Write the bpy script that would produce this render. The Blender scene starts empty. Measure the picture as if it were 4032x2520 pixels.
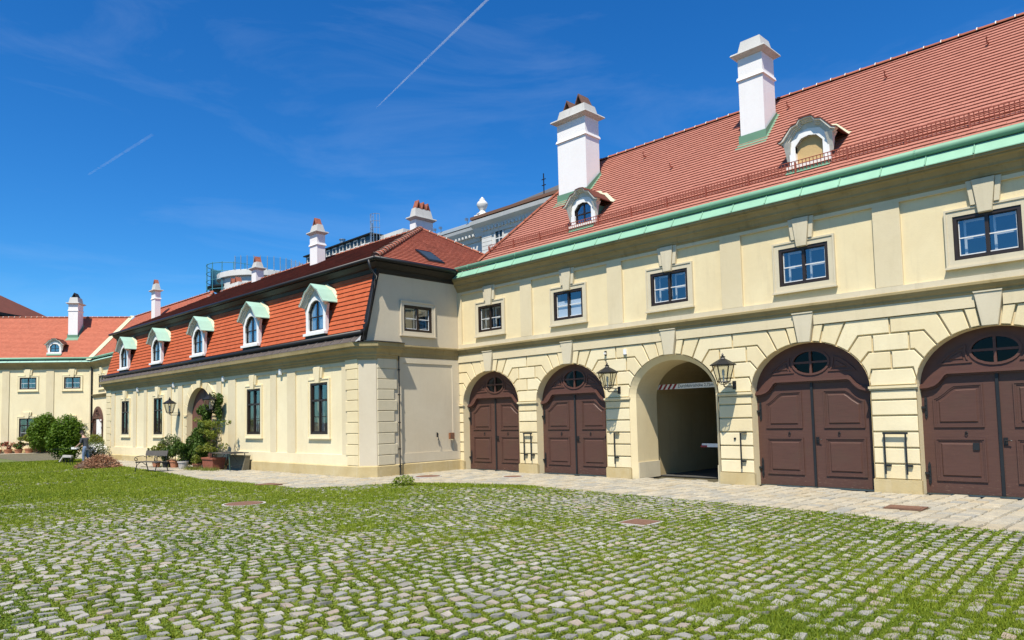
import bpy, bmesh, math, random
import numpy as np
from mathutils import Vector, Matrix
random.seed(7); rng = np.random.default_rng(11)
SC = bpy.context.scene
COL = SC.collection
R = math.radians
PI = math.pi

# ------------------------------------------------------------------ camera, sky, sun, exposure
CAM_H = 2.0
YAW, PITCH, ROLL = R(-45.27), R(3.55), R(-1.36)
FPX, CX, CY = 2800.0, 2016.0, 1468.0          # in pixels of the 4032 x 2520 photograph
_f = Vector((math.sin(YAW)*math.cos(PITCH), math.cos(YAW)*math.cos(PITCH), math.sin(PITCH)))
_r = Vector((math.cos(YAW), -math.sin(YAW), 0)); _u = _r.cross(_f)
_c, _s = math.cos(ROLL), math.sin(ROLL)
RIGHT = _c*_r + _s*_u; UP = -_s*_r + _c*_u; FWD = _f
cam = bpy.data.cameras.new('camera'); camo = bpy.data.objects.new('camera', cam); COL.objects.link(camo)
m3 = Matrix((RIGHT, UP, -FWD)).transposed()
camo.matrix_world = Matrix.Translation((0, 0, CAM_H)) @ m3.to_4x4()
cam.sensor_width = 36.0; cam.lens = 36.0*FPX/4032.0; cam.shift_y = (CY-1260.0)/4032.0
cam.clip_start = 0.05; cam.clip_end = 20000
SC.camera = camo

def ground_at(px, py, z=0.0):
    d = RIGHT*((px-CX)/FPX) - UP*((py-CY)/FPX) + FWD
    t = (z-CAM_H)/d.z
    return Vector((d.x*t, d.y*t, z))
RN, UN, FN = (np.array(v) for v in (RIGHT, UP, FWD))
def in_view(P, margin=0.06):
    """P: n x 3 world points -> (mask of points inside the picture, distance)"""
    Q = np.asarray(P, float) - np.array([0, 0, CAM_H])
    z = Q@FN; z = np.where(z < 0.05, 0.05, z)
    x = (CX + FPX*(Q@RN)/z)/4032; y = (CY - FPX*(Q@UN)/z)/2520
    ok = (Q@FN > 0.05) & (x > -margin) & (x < 1+margin) & (y > -margin) & (y < 1+margin)
    return ok, np.linalg.norm(Q, axis=1)

TO_SUN = Vector((0.54, -1.0, 1.92)).normalized()
SUN_EL = math.asin(TO_SUN.z); SUN_AZ = math.atan2(TO_SUN.x, TO_SUN.y)
w = bpy.data.worlds.new('World'); SC.world = w; w.use_nodes = True
nt = w.node_tree; nt.nodes.clear()
out = nt.nodes.new('ShaderNodeOutputWorld'); bg = nt.nodes.new('ShaderNodeBackground')
sky = nt.nodes.new('ShaderNodeTexSky'); sky.sky_type = 'NISHITA'; sky.sun_disc = False
sky.sun_elevation = SUN_EL; sky.sun_rotation = SUN_AZ
sky.altitude = 150; sky.air_density = 1.0; sky.dust_density = 0.25; sky.ozone_density = 2.0
hs = nt.nodes.new('ShaderNodeHueSaturation'); hs.inputs['Saturation'].default_value = 1.35
nt.links.new(sky.outputs[0], hs.inputs['Color'])
# thin cirrus veil, denser towards the horizon
tc = nt.nodes.new('ShaderNodeTexCoord'); mp = nt.nodes.new('ShaderNodeMapping')
mp.inputs['Scale'].default_value = (1.0, 1.0, 5.0); mp.inputs['Rotation'].default_value = (0.35, 0.2, 0.6)
nz = nt.nodes.new('ShaderNodeTexNoise'); nz.inputs['Scale'].default_value = 2.6; nz.inputs['Detail'].default_value = 7; nz.inputs['Roughness'].default_value = 0.62; nz.inputs['Distortion'].default_value = 0.6
cr = nt.nodes.new('ShaderNodeValToRGB'); cr.color_ramp.elements[0].position = 0.5; cr.color_ramp.elements[1].position = 0.95
cr.color_ramp.elements[1].color = (0.13, 0.13, 0.13, 1)
mx = nt.nodes.new('ShaderNodeMix'); mx.data_type = 'RGBA'; mx.inputs['B'].default_value = (6.5, 7.6, 9.0, 1)
nt.links.new(tc.outputs['Generated'], mp.inputs['Vector']); nt.links.new(mp.outputs[0], nz.inputs['Vector'])
nt.links.new(nz.outputs[0], cr.inputs[0]); nt.links.new(cr.outputs[0], mx.inputs['Factor'])
tint = nt.nodes.new('ShaderNodeMix'); tint.data_type = 'RGBA'; tint.blend_type = 'MULTIPLY'; tint.inputs['Factor'].default_value = 1.0; tint.inputs['B'].default_value = (0.46, 0.96, 1.28, 1)
nt.links.new(hs.outputs[0], tint.inputs['A']); nt.links.new(tint.outputs['Result'], mx.inputs['A']); nt.links.new(mx.outputs['Result'], bg.inputs['Color'])
bg.inputs['Strength'].default_value = 0.088
nt.links.new(bg.outputs[0], out.inputs[0])
sun = bpy.data.lights.new('sun', 'SUN'); sun.energy = 5.0; sun.angle = R(0.53); sun.color = (1.0, 0.93, 0.81)
suno = bpy.data.objects.new('sun', sun); COL.objects.link(suno)
suno.rotation_euler = TO_SUN.to_track_quat('Z', 'Y').to_euler(); suno.location = (0, -20, 40)
SC.view_settings.view_transform = 'Standard'; SC.view_settings.look = 'None'
SC.view_settings.exposure = 0.5; SC.view_settings.gamma = 1.0; SC.view_settings.use_curve_mapping = False

# ------------------------------------------------------------------ materials
MATS = {}
def nodemat(name):
    m = bpy.data.materials.new(name); m.use_nodes = True
    t = m.node_tree; b = t.nodes['Principled BSDF']
    MATS[name] = m
    return m, t, b
def N(t, typ, **kw):
    n = t.nodes.new(typ)
    for k, v in kw.items():
        if k in n.inputs: n.inputs[k].default_value = v
        else: setattr(n, k, v)
    return n
def ramp(t, src, p0, p1, c0, c1):
    r = N(t, 'ShaderNodeValToRGB'); e = r.color_ramp.elements
    e[0].position, e[1].position = p0, p1
    e[0].color = (*c0, 1) if len(c0) == 3 else c0; e[1].color = (*c1, 1) if len(c1) == 3 else c1
    t.links.new(src, r.inputs[0]); return r.outputs[0]
def mixc(t, fac, a, b, mode='MIX'):
    m = N(t, 'ShaderNodeMix', data_type='RGBA', blend_type=mode)
    for k, v in (('Factor', fac), ('A', a), ('B', b)):
        if hasattr(v, 'is_output'): t.links.new(v, m.inputs[k])
        elif isinstance(v, (int, float)): m.inputs[k].default_value = v
        else: m.inputs[k].default_value = (*v, 1)
    return m.outputs['Result']
def coords(t, scale=(1, 1, 1), world=True):
    if world:
        c = N(t, 'ShaderNodeNewGeometry').outputs['Position']
    else:
        c = N(t, 'ShaderNodeTexCoord').outputs['Object']
    m = N(t, 'ShaderNodeMapping'); m.inputs['Scale'].default_value = scale
    t.links.new(c, m.inputs['Vector']); return m.outputs[0]
def noise(t, vec, scale, detail=5, rough=0.6, dist=0.0):
    n = N(t, 'ShaderNodeTexNoise', Scale=scale, Detail=detail, Roughness=rough, Distortion=dist)
    t.links.new(vec, n.inputs['Vector']); return n.outputs[0]
def bump(t, b, h, strength=0.3, dist=0.02):
    n = N(t, 'ShaderNodeBump', Strength=strength, Distance=dist)
    t.links.new(h, n.inputs['Height']); t.links.new(n.outputs[0], b.inputs['Normal'])
def rndval(t):
    """0..1, different for each piece: mesh attribute 'rnd' plus the object's own random number"""
    a = N(t, 'ShaderNodeAttribute', attribute_name='rnd'); o = N(t, 'ShaderNodeObjectInfo')
    s = N(t, 'ShaderNodeMath', operation='ADD'); t.links.new(a.outputs['Fac'], s.inputs[0]); t.links.new(o.outputs['Random'], s.inputs[1])
    f = N(t, 'ShaderNodeMath', operation='FRACT'); t.links.new(s.outputs[0], f.inputs[0])
    return f.outputs[0]

def stucco(name, col, dark, grime=(0.30, 0.26, 0.19), streak=0.35, rough=0.92, bmp=0.25, patch=0.7):
    m, t, b = nodemat(name)
    p = coords(t)
    big = noise(t, p, 0.55, 6, 0.65, 0.4)
    c = mixc(t, ramp(t, big, 0.36, 0.66, (0, 0, 0), (patch,)*3), col, dark)
    st = noise(t, coords(t, (3.2, 3.2, 0.35)), 1.3, 5, 0.62)
    c = mixc(t, ramp(t, st, 0.55, 0.85, (0, 0, 0), (streak,)*3), c, grime)
    fine = noise(t, p, 9, 6, 0.7)
    c = mixc(t, ramp(t, fine, 0.3, 0.75, (0.10,)*3, (0.0,)*3), c, tuple(x*0.55 for x in col))
    t.links.new(c, b.inputs['Base Color']); b.inputs['Roughness'].default_value = rough
    b.inputs['Specular IOR Level'].default_value = 0.2
    bump(t, b, noise(t, p, 24, 5, 0.7), bmp, 0.012)
    return m
stucco('cream', (0.76, 0.645, 0.40), (0.66, 0.54, 0.32), (0.50, 0.41, 0.26), 0.45)
stucco('cream_pale', (0.80, 0.70, 0.46), (0.70, 0.59, 0.37), (0.50, 0.42, 0.28), 0.4)
stucco('ochre', (0.58, 0.47, 0.27), (0.52, 0.40, 0.20), (0.34, 0.28, 0.17), 0.35)
stucco('cornice', (0.36, 0.285, 0.145), (0.24, 0.18, 0.075), (0.10, 0.078, 0.035), 0.65)  # stained stucco, with extra shade under the eaves put into its colour
stucco('plinth', (0.56, 0.46, 0.26), (0.44, 0.33, 0.15), (0.62, 0.56, 0.42), 0.5, patch=0.9, bmp=0.6)
stucco('greystone', (0.62, 0.55, 0.40), (0.53, 0.46, 0.31), (0.34, 0.29, 0.20), 0.45)
stucco('tan', (0.68, 0.585, 0.39), (0.60, 0.50, 0.31), (0.42, 0.35, 0.22), 0.4)
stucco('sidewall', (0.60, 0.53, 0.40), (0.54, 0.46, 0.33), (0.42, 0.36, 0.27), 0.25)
stucco('white_plaster', (0.80, 0.79, 0.77), (0.76, 0.72, 0.69), (0.60, 0.55, 0.52), 0.25)
stucco('cap_cement', (0.52, 0.51, 0.48), (0.40, 0.39, 0.36), (0.16, 0.15, 0.14), 0.5)
stucco('far_white', (0.66, 0.65, 0.61), (0.56, 0.55, 0.51), (0.44, 0.43, 0.40), 0.3)
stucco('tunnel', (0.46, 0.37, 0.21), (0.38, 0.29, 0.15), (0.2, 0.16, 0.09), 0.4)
stucco('mortar', (0.70, 0.66, 0.58), (0.55, 0.50, 0.42), (0.4, 0.36, 0.3), 0.3)

def plain(name, col, rough=0.5, metal=0.0, var=0.25, nscale=6, spec=0.5, bmp=0.0):
    m, t, b = nodemat(name)
    p = coords(t)
    n = noise(t, p, nscale, 5, 0.65)
    c = mixc(t, ramp(t, n, 0.35, 0.75, (0,)*3, (1,)*3), col, tuple(x*(1-var) for x in col))
    t.links.new(c, b.inputs['Base Color']); b.inputs['Roughness'].default_value = rough
    b.inputs['Metallic'].default_value = metal; b.inputs['Specular IOR Level'].default_value = spec
    if bmp: bump(t, b, noise(t, p, nscale*4, 4), bmp, 0.01)
    return m
plain('black_metal', (0.014, 0.014, 0.015), 0.45, spec=0.35)
plain('iron', (0.016, 0.019, 0.022), 0.5, spec=0.35)
plain('dark_sheet', (0.014, 0.013, 0.012), 0.55, var=0.4, spec=0.3)
plain('brown_sheet', (0.105, 0.082, 0.066), 0.55, var=0.3)
plain('window_brown', (0.028, 0.016, 0.010), 0.45, var=0.4)
plain('sash_white', (0.72, 0.71, 0.68), 0.5, var=0.1)
plain('hood_grey', (0.62, 0.585, 0.50), 0.7, var=0.25, nscale=8)
plain('white_paint', (0.80, 0.79, 0.76), 0.6, var=0.1)
plain('interior', (0.035, 0.030, 0.026), 0.9)
plain('curtain', (0.42, 0.42, 0.42), 0.9, var=0.4, nscale=14)
plain('curtain_pale', (0.68, 0.70, 0.72), 0.9, var=0.25, nscale=10)
plain('blind', (0.75, 0.76, 0.78), 0.8, var=0.05)
plain('zinc', (0.30, 0.34, 0.35), 0.45, metal=0.2, var=0.3)
plain('steel', (0.42, 0.44, 0.46), 0.35, metal=0.8)
plain('rust_iron', (0.19, 0.095, 0.055), 0.8, var=0.4, nscale=20, bmp=0.3)
plain('rust_box', (0.28, 0.10, 0.035), 0.8, var=0.5, nscale=30)
plain('snow_red', (0.34, 0.085, 0.05), 0.65, var=0.3)
plain('pot_red', (0.33, 0.10, 0.055), 0.85, var=0.5, nscale=8)
plain('pot_dark', (0.15, 0.075, 0.05), 0.85, var=0.5, nscale=8)
plain('terracotta', (0.45, 0.19, 0.10), 0.85, var=0.25, nscale=12)
plain('pot_grey', (0.50, 0.47, 0.43), 0.85, var=0.3, nscale=10)
plain('wood_grey', (0.105, 0.092, 0.078), 0.8, var=0.45, nscale=14)
plain('table_green', (0.035, 0.085, 0.060), 0.5)
plain('olive_board', (0.15, 0.13, 0.085), 0.75, var=0.3)
plain('ochre_board', (0.52, 0.36, 0.16), 0.85, var=0.15, nscale=18)
plain('teal_net', (0.05, 0.22, 0.27), 0.6)
plain('dark_facade', (0.035, 0.048, 0.052), 0.35)
plain('slate', (0.10, 0.095, 0.085), 0.7, var=0.4, nscale=10)
plain('asphalt', (0.075, 0.072, 0.066), 0.9, var=0.3, nscale=20)
plain('skin', (0.52, 0.31, 0.22), 0.55, var=0.1)
plain('hair', (0.018, 0.013, 0.010), 0.6)
plain('jeans', (0.14, 0.20, 0.30), 0.9, nscale=20)
plain('sweater', (0.055, 0.062, 0.070), 0.95, nscale=25)
plain('boot', (0.02, 0.018, 0.016), 0.7)
plain('red_paint', (0.30, 0.02, 0.03), 0.5)
plain('letter_black', (0.012, 0.012, 0.014), 0.6)
plain('flower_white', (0.82, 0.82, 0.78), 0.7, var=0.05)
plain('flower_red', (0.45, 0.03, 0.04), 0.7, var=0.3)
plain('bark', (0.10, 0.075, 0.05), 0.9, var=0.4, nscale=18)
plain('joint_sand', (0.13, 0.115, 0.065), 0.95, var=0.5, nscale=3)
plain('moss_soil', (0.115, 0.145, 0.030), 0.95, var=0.45, nscale=3)
plain('soil', (0.085, 0.072, 0.036), 0.95, var=0.5, nscale=6)

def copper(name, col, stain):
    m, t, b = nodemat(name)
    p = coords(t)
    c = mixc(t, ramp(t, noise(t, p, 1.2, 6, 0.7), 0.35, 0.7, (0,)*3, (1,)*3), col, tuple(x*0.82 for x in col))
    c = mixc(t, ramp(t, noise(t, p, 3.5, 5, 0.7), 0.66, 0.74, (0,)*3, (0.6,)*3), c, stain)
    t.links.new(c, b.inputs['Base Color']); b.inputs['Roughness'].default_value = 0.62
copper('patina', (0.24, 0.46, 0.31), (0.42, 0.46, 0.30))
copper('patina_gutter', (0.17, 0.36, 0.23), (0.26, 0.34, 0.20))
copper('patina_dark', (0.13, 0.27, 0.17), (0.16, 0.22, 0.12))
copper('patina_pale', (0.36, 0.56, 0.45), (0.50, 0.50, 0.28))
copper('patina_yellow', (0.52, 0.52, 0.34), (0.30, 0.46, 0.36))

def tilemat(name, c0, c1, dirt, dirtamt):
    m, t, b = nodemat(name)
    p = coords(t); r = rndval(t)
    c = mixc(t, r, c0, c1)
    c = mixc(t, ramp(t, noise(t, p, 0.8, 6, 0.7, 0.5), 0.45, 0.8, (0,)*3, (dirtamt,)*3), c, dirt)
    c = mixc(t, ramp(t, noise(t, p, 14, 4, 0.7), 0.4, 0.8, (0,)*3, (0.25,)*3), c, tuple(x*0.6 for x in c0))
    t.links.new(c, b.inputs['Base Color']); b.inputs['Roughness'].default_value = 0.85
    b.inputs['Specular IOR Level'].default_value = 0.25
tilemat('tile_rose', (0.41, 0.168, 0.120), (0.375, 0.150, 0.106), (0.33, 0.135, 0.10), 0.5)
tilemat('tile_orange', (0.46, 0.105, 0.040), (0.41, 0.085, 0.03), (0.36, 0.09, 0.04), 0.35)
tilemat('tile_old', (0.24, 0.078, 0.045), (0.17, 0.055, 0.033), (0.075, 0.034, 0.024), 0.8)
tilemat('tile_hip', (0.42, 0.135, 0.085), (0.34, 0.105, 0.066), (0.22, 0.075, 0.05), 0.5)
tilemat('tile_left', (0.46, 0.145, 0.085), (0.40, 0.12, 0.07), (0.33, 0.115, 0.07), 0.4)
tilemat('tile_dark', (0.17, 0.055, 0.035), (0.12, 0.04, 0.026), (0.07, 0.03, 0.02), 0.6)
tilemat('ridge_tile', (0.36, 0.115, 0.065), (0.26, 0.08, 0.045), (0.15, 0.06, 0.04), 0.5)

def woodpaint(name, col):
    m, t, b = nodemat(name)
    p = coords(t)
    g = noise(t, coords(t, (1.2, 1.2, 9)), 3.0, 6, 0.7, 0.3)
    c = mixc(t, ramp(t, g, 0.35, 0.7, (0,)*3, (0.6,)*3), col, tuple(x*0.72 for x in col))
    c = mixc(t, ramp(t, noise(t, p, 1.6, 5, 0.65), 0.5, 0.8, (0,)*3, (0.45,)*3), c, (col[0]*0.8, col[1]*1.15, col[2]*1.0))
    # flaking paint towards the ground
    sep = N(t, 'ShaderNodeSeparateXYZ'); t.links.new(N(t, 'ShaderNodeNewGeometry').outputs['Position'], sep.inputs[0])
    low = N(t, 'ShaderNodeMapRange'); low.inputs[1].default_value = 0.0; low.inputs[2].default_value = 0.55; low.inputs[3].default_value = 1.0; low.inputs[4].default_value = 0.0
    t.links.new(sep.outputs[2], low.inputs[0])
    fl = noise(t, coords(t, (4, 4, 22)), 2.2, 5, 0.7)
    mu = N(t, 'ShaderNodeMath', operation='MULTIPLY'); t.links.new(low.outputs[0], mu.inputs[0]); t.links.new(ramp(t, fl, 0.60, 0.66, (0,)*3, (0.8,)*3), mu.inputs[1])
    c = mixc(t, mu.outputs[0], c, (0.30, 0.20, 0.14))
    t.links.new(c, b.inputs['Base Color']); b.inputs['Roughness'].default_value = 0.55
    b.inputs['Specular IOR Level'].default_value = 0.35
    bump(t, b, g, 0.25, 0.01)
woodpaint('gate_brown', (0.096, 0.046, 0.034))
woodpaint('gate_brown_light', (0.112, 0.050, 0.037))

def chevron():
    m, t, b = nodemat('chevron_boards')
    sep = N(t, 'ShaderNodeSeparateXYZ'); t.links.new(N(t, 'ShaderNodeTexCoord').outputs['Object'], sep.inputs[0])
    a = N(t, 'ShaderNodeMath', operation='ABSOLUTE'); t.links.new(sep.outputs[0], a.inputs[0])
    s = N(t, 'ShaderNodeMath', operation='MULTIPLY_ADD'); t.links.new(a.outputs[0], s.inputs[0]); s.inputs[1].default_value = 1.7
    t.links.new(sep.outputs[2], s.inputs[2])
    k = N(t, 'ShaderNodeMath', operation='MULTIPLY'); t.links.new(s.outputs[0], k.inputs[0]); k.inputs[1].default_value = 3.6
    f = N(t, 'ShaderNodeMath', operation='PINGPONG'); t.links.new(k.outputs[0], f.inputs[0]); f.inputs[1].default_value = 0.5
    n = noise(t, coords(t), 5, 4)
    c = mixc(t, ramp(t, n, 0.3, 0.8, (0,)*3, (0.5,)*3), (0.16, 0.065, 0.045), (0.10, 0.045, 0.034))
    c = mixc(t, ramp(t, f.outputs[0], 0.02, 0.10, (1,)*3, (0,)*3), c, (0.045, 0.018, 0.014))
    t.links.new(c, b.inputs['Base Color']); b.inputs['Roughness'].default_value = 0.6
    bump(t, b, f.outputs[0], 0.6, 0.03)
chevron()

def glassmat(name, tint, refl, F0=0.12):
    m = bpy.data.materials.new(name); m.use_nodes = True; MATS[name] = m
    t = m.node_tree; t.nodes.clear()
    o = N(t, 'ShaderNodeOutputMaterial'); mixs = N(t, 'ShaderNodeMixShader')
    tr = N(t, 'ShaderNodeBsdfTransparent'); tr.inputs['Color'].default_value = (*tint, 1)
    gl = N(t, 'ShaderNodeBsdfGlossy'); gl.inputs['Color'].default_value = (*refl, 1); gl.inputs['Roughness'].default_value = 0.02
    lw = N(t, 'ShaderNodeLayerWeight'); lw.inputs['Blend'].default_value = 0.5; pw = N(t, 'ShaderNodeMath', operation='POWER'); pw.inputs[1].default_value = 4.0; t.links.new(lw.outputs['Facing'], pw.inputs[0])
    mr = N(t, 'ShaderNodeMapRange'); mr.inputs[3].default_value = F0; mr.inputs[4].default_value = 0.9
    t.links.new(pw.outputs[0], mr.inputs[0]); t.links.new(mr.outputs[0], mixs.inputs[0])
    nb = N(t, 'ShaderNodeBump', Strength=0.06, Distance=0.02); t.links.new(noise(t, coords(t), 3.0, 2), nb.inputs['Height'])
    t.links.new(nb.outputs[0], gl.inputs['Normal'])
    t.links.new(tr.outputs[0], mixs.inputs[1]); t.links.new(gl.outputs[0], mixs.inputs[2]); t.links.new(mixs.outputs[0], o.inputs[0])
glassmat('glass', (0.78, 0.83, 0.85), (0.9, 0.95, 1.0), 0.20)
glassmat('glass_dark', (0.12, 0.13, 0.14), (0.8, 0.9, 1.0), 0.014)
glassmat('lamp_glass', (0.86, 0.87, 0.84), (0.9, 0.9, 0.9), 0.08)
glassmat('rail_glass', (0.62, 0.80, 0.84), (0.8, 0.9, 1.0), 0.12)

def stonemat(name, cols, moss, mossamt):
    m, t, b = nodemat(name)
    r = rndval(t); p = coords(t)
    rp = N(t, 'ShaderNodeValToRGB'); e = rp.color_ramp.elements
    while len(e) < len(cols): e.new(0.5)
    for i, cc in enumerate(cols):
        e[i].position = i/(len(cols)-1); e[i].color = (*cc, 1)
    t.links.new(r, rp.inputs[0])
    c = mixc(t, ramp(t, noise(t, p, 9, 6, 0.7), 0.4, 0.75, (0,)*3, (0.55,)*3), rp.outputs[0], (0.17, 0.165, 0.145))
    c = mixc(t, ramp(t, noise(t, p, 2.2, 5, 0.7), 0.55, 0.8, (0,)*3, (mossamt,)*3), c, moss)
    c = mixc(t, ramp(t, noise(t, p, 60, 3, 0.6), 0.35, 0.7, (0.35,)*3, (0,)*3), c, (0.12, 0.11, 0.09))
    t.links.new(c, b.inputs['Base Color']); b.inputs['Roughness'].default_value = 0.8
    b.inputs['Specular IOR Level'].default_value = 0.35
    bump(t, b, noise(t, p, 38, 6, 0.7), 0.5, 0.01)
stonemat('cobble', [(0.35, 0.34, 0.30), (0.41, 0.385, 0.315), (0.29, 0.29, 0.265), (0.45, 0.42, 0.36), (0.34, 0.295, 0.22), (0.23, 0.225, 0.205), (0.41, 0.395, 0.34), (0.37, 0.28, 0.21), (0.38, 0.37, 0.325)], (0.16, 0.17, 0.06), 0.35)
stonemat('paver', [(0.52, 0.455, 0.32), (0.42, 0.39, 0.31), (0.56, 0.49, 0.35), (0.36, 0.35, 0.30), (0.48, 0.40, 0.26), (0.53, 0.47, 0.35)], (0.30, 0.26, 0.16), 0.4)

def leafmat(name, cols, trans=0.35):
    m = bpy.data.materials.new(name); m.use_nodes = True; MATS[name] = m
    t = m.node_tree; t.nodes.clear()
    o = N(t, 'ShaderNodeOutputMaterial')
    a = N(t, 'ShaderNodeAttribute', attribute_name='rnd')
    rp = N(t, 'ShaderNodeValToRGB'); e = rp.color_ramp.elements
    while len(e) < len(cols): e.new(0.5)
    for i, cc in enumerate(cols):
        e[i].position = i/(len(cols)-1); e[i].color = (*cc, 1)
    t.links.new(a.outputs['Fac'], rp.inputs[0])
    d = N(t, 'ShaderNodeBsdfPrincipled'); d.inputs['Roughness'].default_value = 0.55; d.inputs['Specular IOR Level'].default_value = 0.3
    tl = N(t, 'ShaderNodeBsdfTranslucent')
    ms = N(t, 'ShaderNodeMixShader'); ms.inputs[0].default_value = trans
    t.links.new(rp.outputs[0], d.inputs['Base Color']); t.links.new(rp.outputs[0], tl.inputs['Color'])
    t.links.new(d.outputs[0], ms.inputs[1]); t.links.new(tl.outputs[0], ms.inputs[2]); t.links.new(ms.outputs[0], o.inputs[0])
leafmat('grass', [(0.15, 0.215, 0.012), (0.225, 0.30, 0.018), (0.30, 0.36, 0.026), (0.195, 0.265, 0.015), (0.37, 0.36, 0.06)], 0.45)
leafmat('weed', [(0.08, 0.135, 0.012), (0.13, 0.20, 0.016), (0.19, 0.25, 0.022), (0.25, 0.28, 0.032), (0.11, 0.17, 0.014)], 0.3)
leafmat('leaf_hedge', [(0.055, 0.115, 0.008), (0.085, 0.165, 0.012), (0.13, 0.21, 0.018), (0.07, 0.14, 0.010)])
leafmat('leaf_climber', [(0.035, 0.075, 0.012), (0.065, 0.12, 0.018), (0.10, 0.16, 0.025), (0.05, 0.095, 0.015)])
leafmat('leaf_yellow', [(0.16, 0.19, 0.025), (0.22, 0.24, 0.03), (0.11, 0.16, 0.025), (0.26, 0.27, 0.05)])
leafmat('leaf_grey', [(0.10, 0.14, 0.05), (0.15, 0.18, 0.07), (0.08, 0.12, 0.04)])
leafmat('twig', [(0.30, 0.13, 0.07), (0.38, 0.20, 0.11), (0.24, 0.10, 0.06), (0.45, 0.28, 0.16), (0.20, 0.12, 0.05)], 0.1)
leafmat('petal', [(0.80, 0.80, 0.77), (0.85, 0.85, 0.83)], 0.25)
leafmat('petal_red', [(0.40, 0.02, 0.03), (0.55, 0.05, 0.06)], 0.25)

# ------------------------------------------------------------------ mesh helpers
class MB:
    def __init__(self): self.V = []; self.F = []
    def add(self, vs, fs):
        o = len(self.V); self.V += [tuple(v) for v in vs]; self.F += [tuple(i+o for i in f) for f in fs]
        return self
    def box(self, x0, x1, y0, y1, z0, z1):
        return self.add([(x0,y0,z0),(x1,y0,z0),(x1,y1,z0),(x0,y1,z0),(x0,y0,z1),(x1,y0,z1),(x1,y1,z1),(x0,y1,z1)],
                        [(0,3,2,1),(4,5,6,7),(0,1,5,4),(1,2,6,5),(2,3,7,6),(3,0,4,7)])
    def frustum(self, b0, b1):           # (x0,x1,y0,y1,z) bottom and top
        v = []
        for x0, x1, y0, y1, z in (b0, b1): v += [(x0,y0,z),(x1,y0,z),(x1,y1,z),(x0,y1,z)]
        return self.add(v, [(0,3,2,1),(4,5,6,7),(0,1,5,4),(1,2,6,5),(2,3,7,6),(3,0,4,7)])
    def prism(self, poly, d0, d1, ch=0.0):
        """poly in (u, z), facade frame: out = -y; from depth d0 (back) to d1 (front); ch = chamfer of the front edge"""
        if area(poly) < 0: poly = poly[::-1]
        n = len(poly); v = [(u, -d0, z) for u, z in poly]
        if ch > 0:
            v += [(u, -(d1-ch), z) for u, z in poly] + [(u, -d1, z) for u, z in inset(poly, ch)]
            L = 3
        else:
            v += [(u, -d1, z) for u, z in poly]; L = 2
        f = [tuple(range(n))[::-1], tuple(range((L-1)*n, L*n))]
        for k in range(L-1):
            for i in range(n):
                j = (i+1) % n; f.append((k*n+i, k*n+j, (k+1)*n+j, (k+1)*n+i))
        return self.add(v, f)
    def ring(self, outer, inner, d0, d1):
        """frame between two outlines with the same number of points"""
        n = len(outer); v = []
        for d in (d0, d1):
            v += [(u, -d, z) for u, z in outer]; v += [(u, -d, z) for u, z in inner]
        f = []
        for i in range(n):
            j = (i+1) % n
            f += [(2*n+i, 2*n+j, 3*n+j, 3*n+i), (i, j, 2*n+j, 2*n+i), (n+j, n+i, 3*n+i, 3*n+j), (j, i, n+i, n+j)]
        return self.add(v, f)
    def extrude_x(self, prof, x0, x1, caps=True):
        """prof: list of (y, z)"""
        n = len(prof); v = [(x0, y, z) for y, z in prof] + [(x1, y, z) for y, z in prof]
        f = [(i, (i+1) % n, n+(i+1) % n, n+i) for i in range(n)]
        if caps: f += [tuple(range(n))[::-1], tuple(range(n, 2*n))]
        return self.add(v, f)
    def sweep(self, prof, path, caps=True):
        """prof (out, z) swept along a plan path of (x, y); out = right-hand side normal"""
        n = len(prof); P = [Vector(p) for p in path]; v = []
        for i, p in enumerate(P):
            d1 = (P[i]-P[i-1]).normalized() if i > 0 else (P[1]-P[0]).normalized()
            d2 = (P[i+1]-P[i]).normalized() if i < len(P)-1 else d1
            n1 = Vector((d1.y, -d1.x)); n2 = Vector((d2.y, -d2.x)); b = (n1+n2); b = b/ max(0.2, b.dot(n1))
            v += [(p.x+b.x*o, p.y+b.y*o, z) for o, z in prof]
        f = []
        for k in range(len(P)-1):
            for i in range(n):
                j = (i+1) % n; f.append((k*n+i, (k+1)*n+i, (k+1)*n+j, k*n+j))
        if caps: f += [tuple(range(n)), tuple(range((len(P)-1)*n, len(P)*n))[::-1]]
        return self.add(v, f)
    def tube(self, pts, r, n=8, caps=True):
        P = [Vector(p) for p in pts]; rs = r if isinstance(r, (list, tuple)) else [r]*len(P); v = []
        up = Vector((0, 0, 1))
        for i, p in enumerate(P):
            t = (P[min(i+1, len(P)-1)] - P[max(i-1, 0)]).normalized()
            a = t.cross(up)
            if a.length < 1e-3: a = t.cross(Vector((1, 0, 0)))
            a.normalize(); b = a.cross(t)
            v += [p + (a*math.cos(2*PI*k/n) + b*math.sin(2*PI*k/n))*rs[i] for k in range(n)]
        f = []
        for i in range(len(P)-1):
            for k in range(n):
                q = (k+1) % n; f.append((i*n+k, i*n+q, (i+1)*n+q, (i+1)*n+k))
        if caps: f += [tuple(range(n))[::-1], tuple(range((len(P)-1)*n, len(P)*n))]
        return self.add(v, f)
    def lathe(self, prof, n=16, c=(0, 0, 0), rot=0.0):
        v = []
        for r, z in prof: v += [(c[0]+r*math.cos(2*PI*k/n+rot), c[1]+r*math.sin(2*PI*k/n+rot), c[2]+z) for k in range(n)]
        f = []
        for i in range(len(prof)-1):
            for k in range(n):
                q = (k+1) % n; f.append((i*n+k, i*n+q, (i+1)*n+q, (i+1)*n+k))
        f += [tuple(range(n))[::-1], tuple(range((len(prof)-1)*n, len(prof)*n))]
        return self.add(v, f)
    def quad(self, a, b, c, d): return self.add([a, b, c, d], [(0, 1, 2, 3)])
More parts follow.
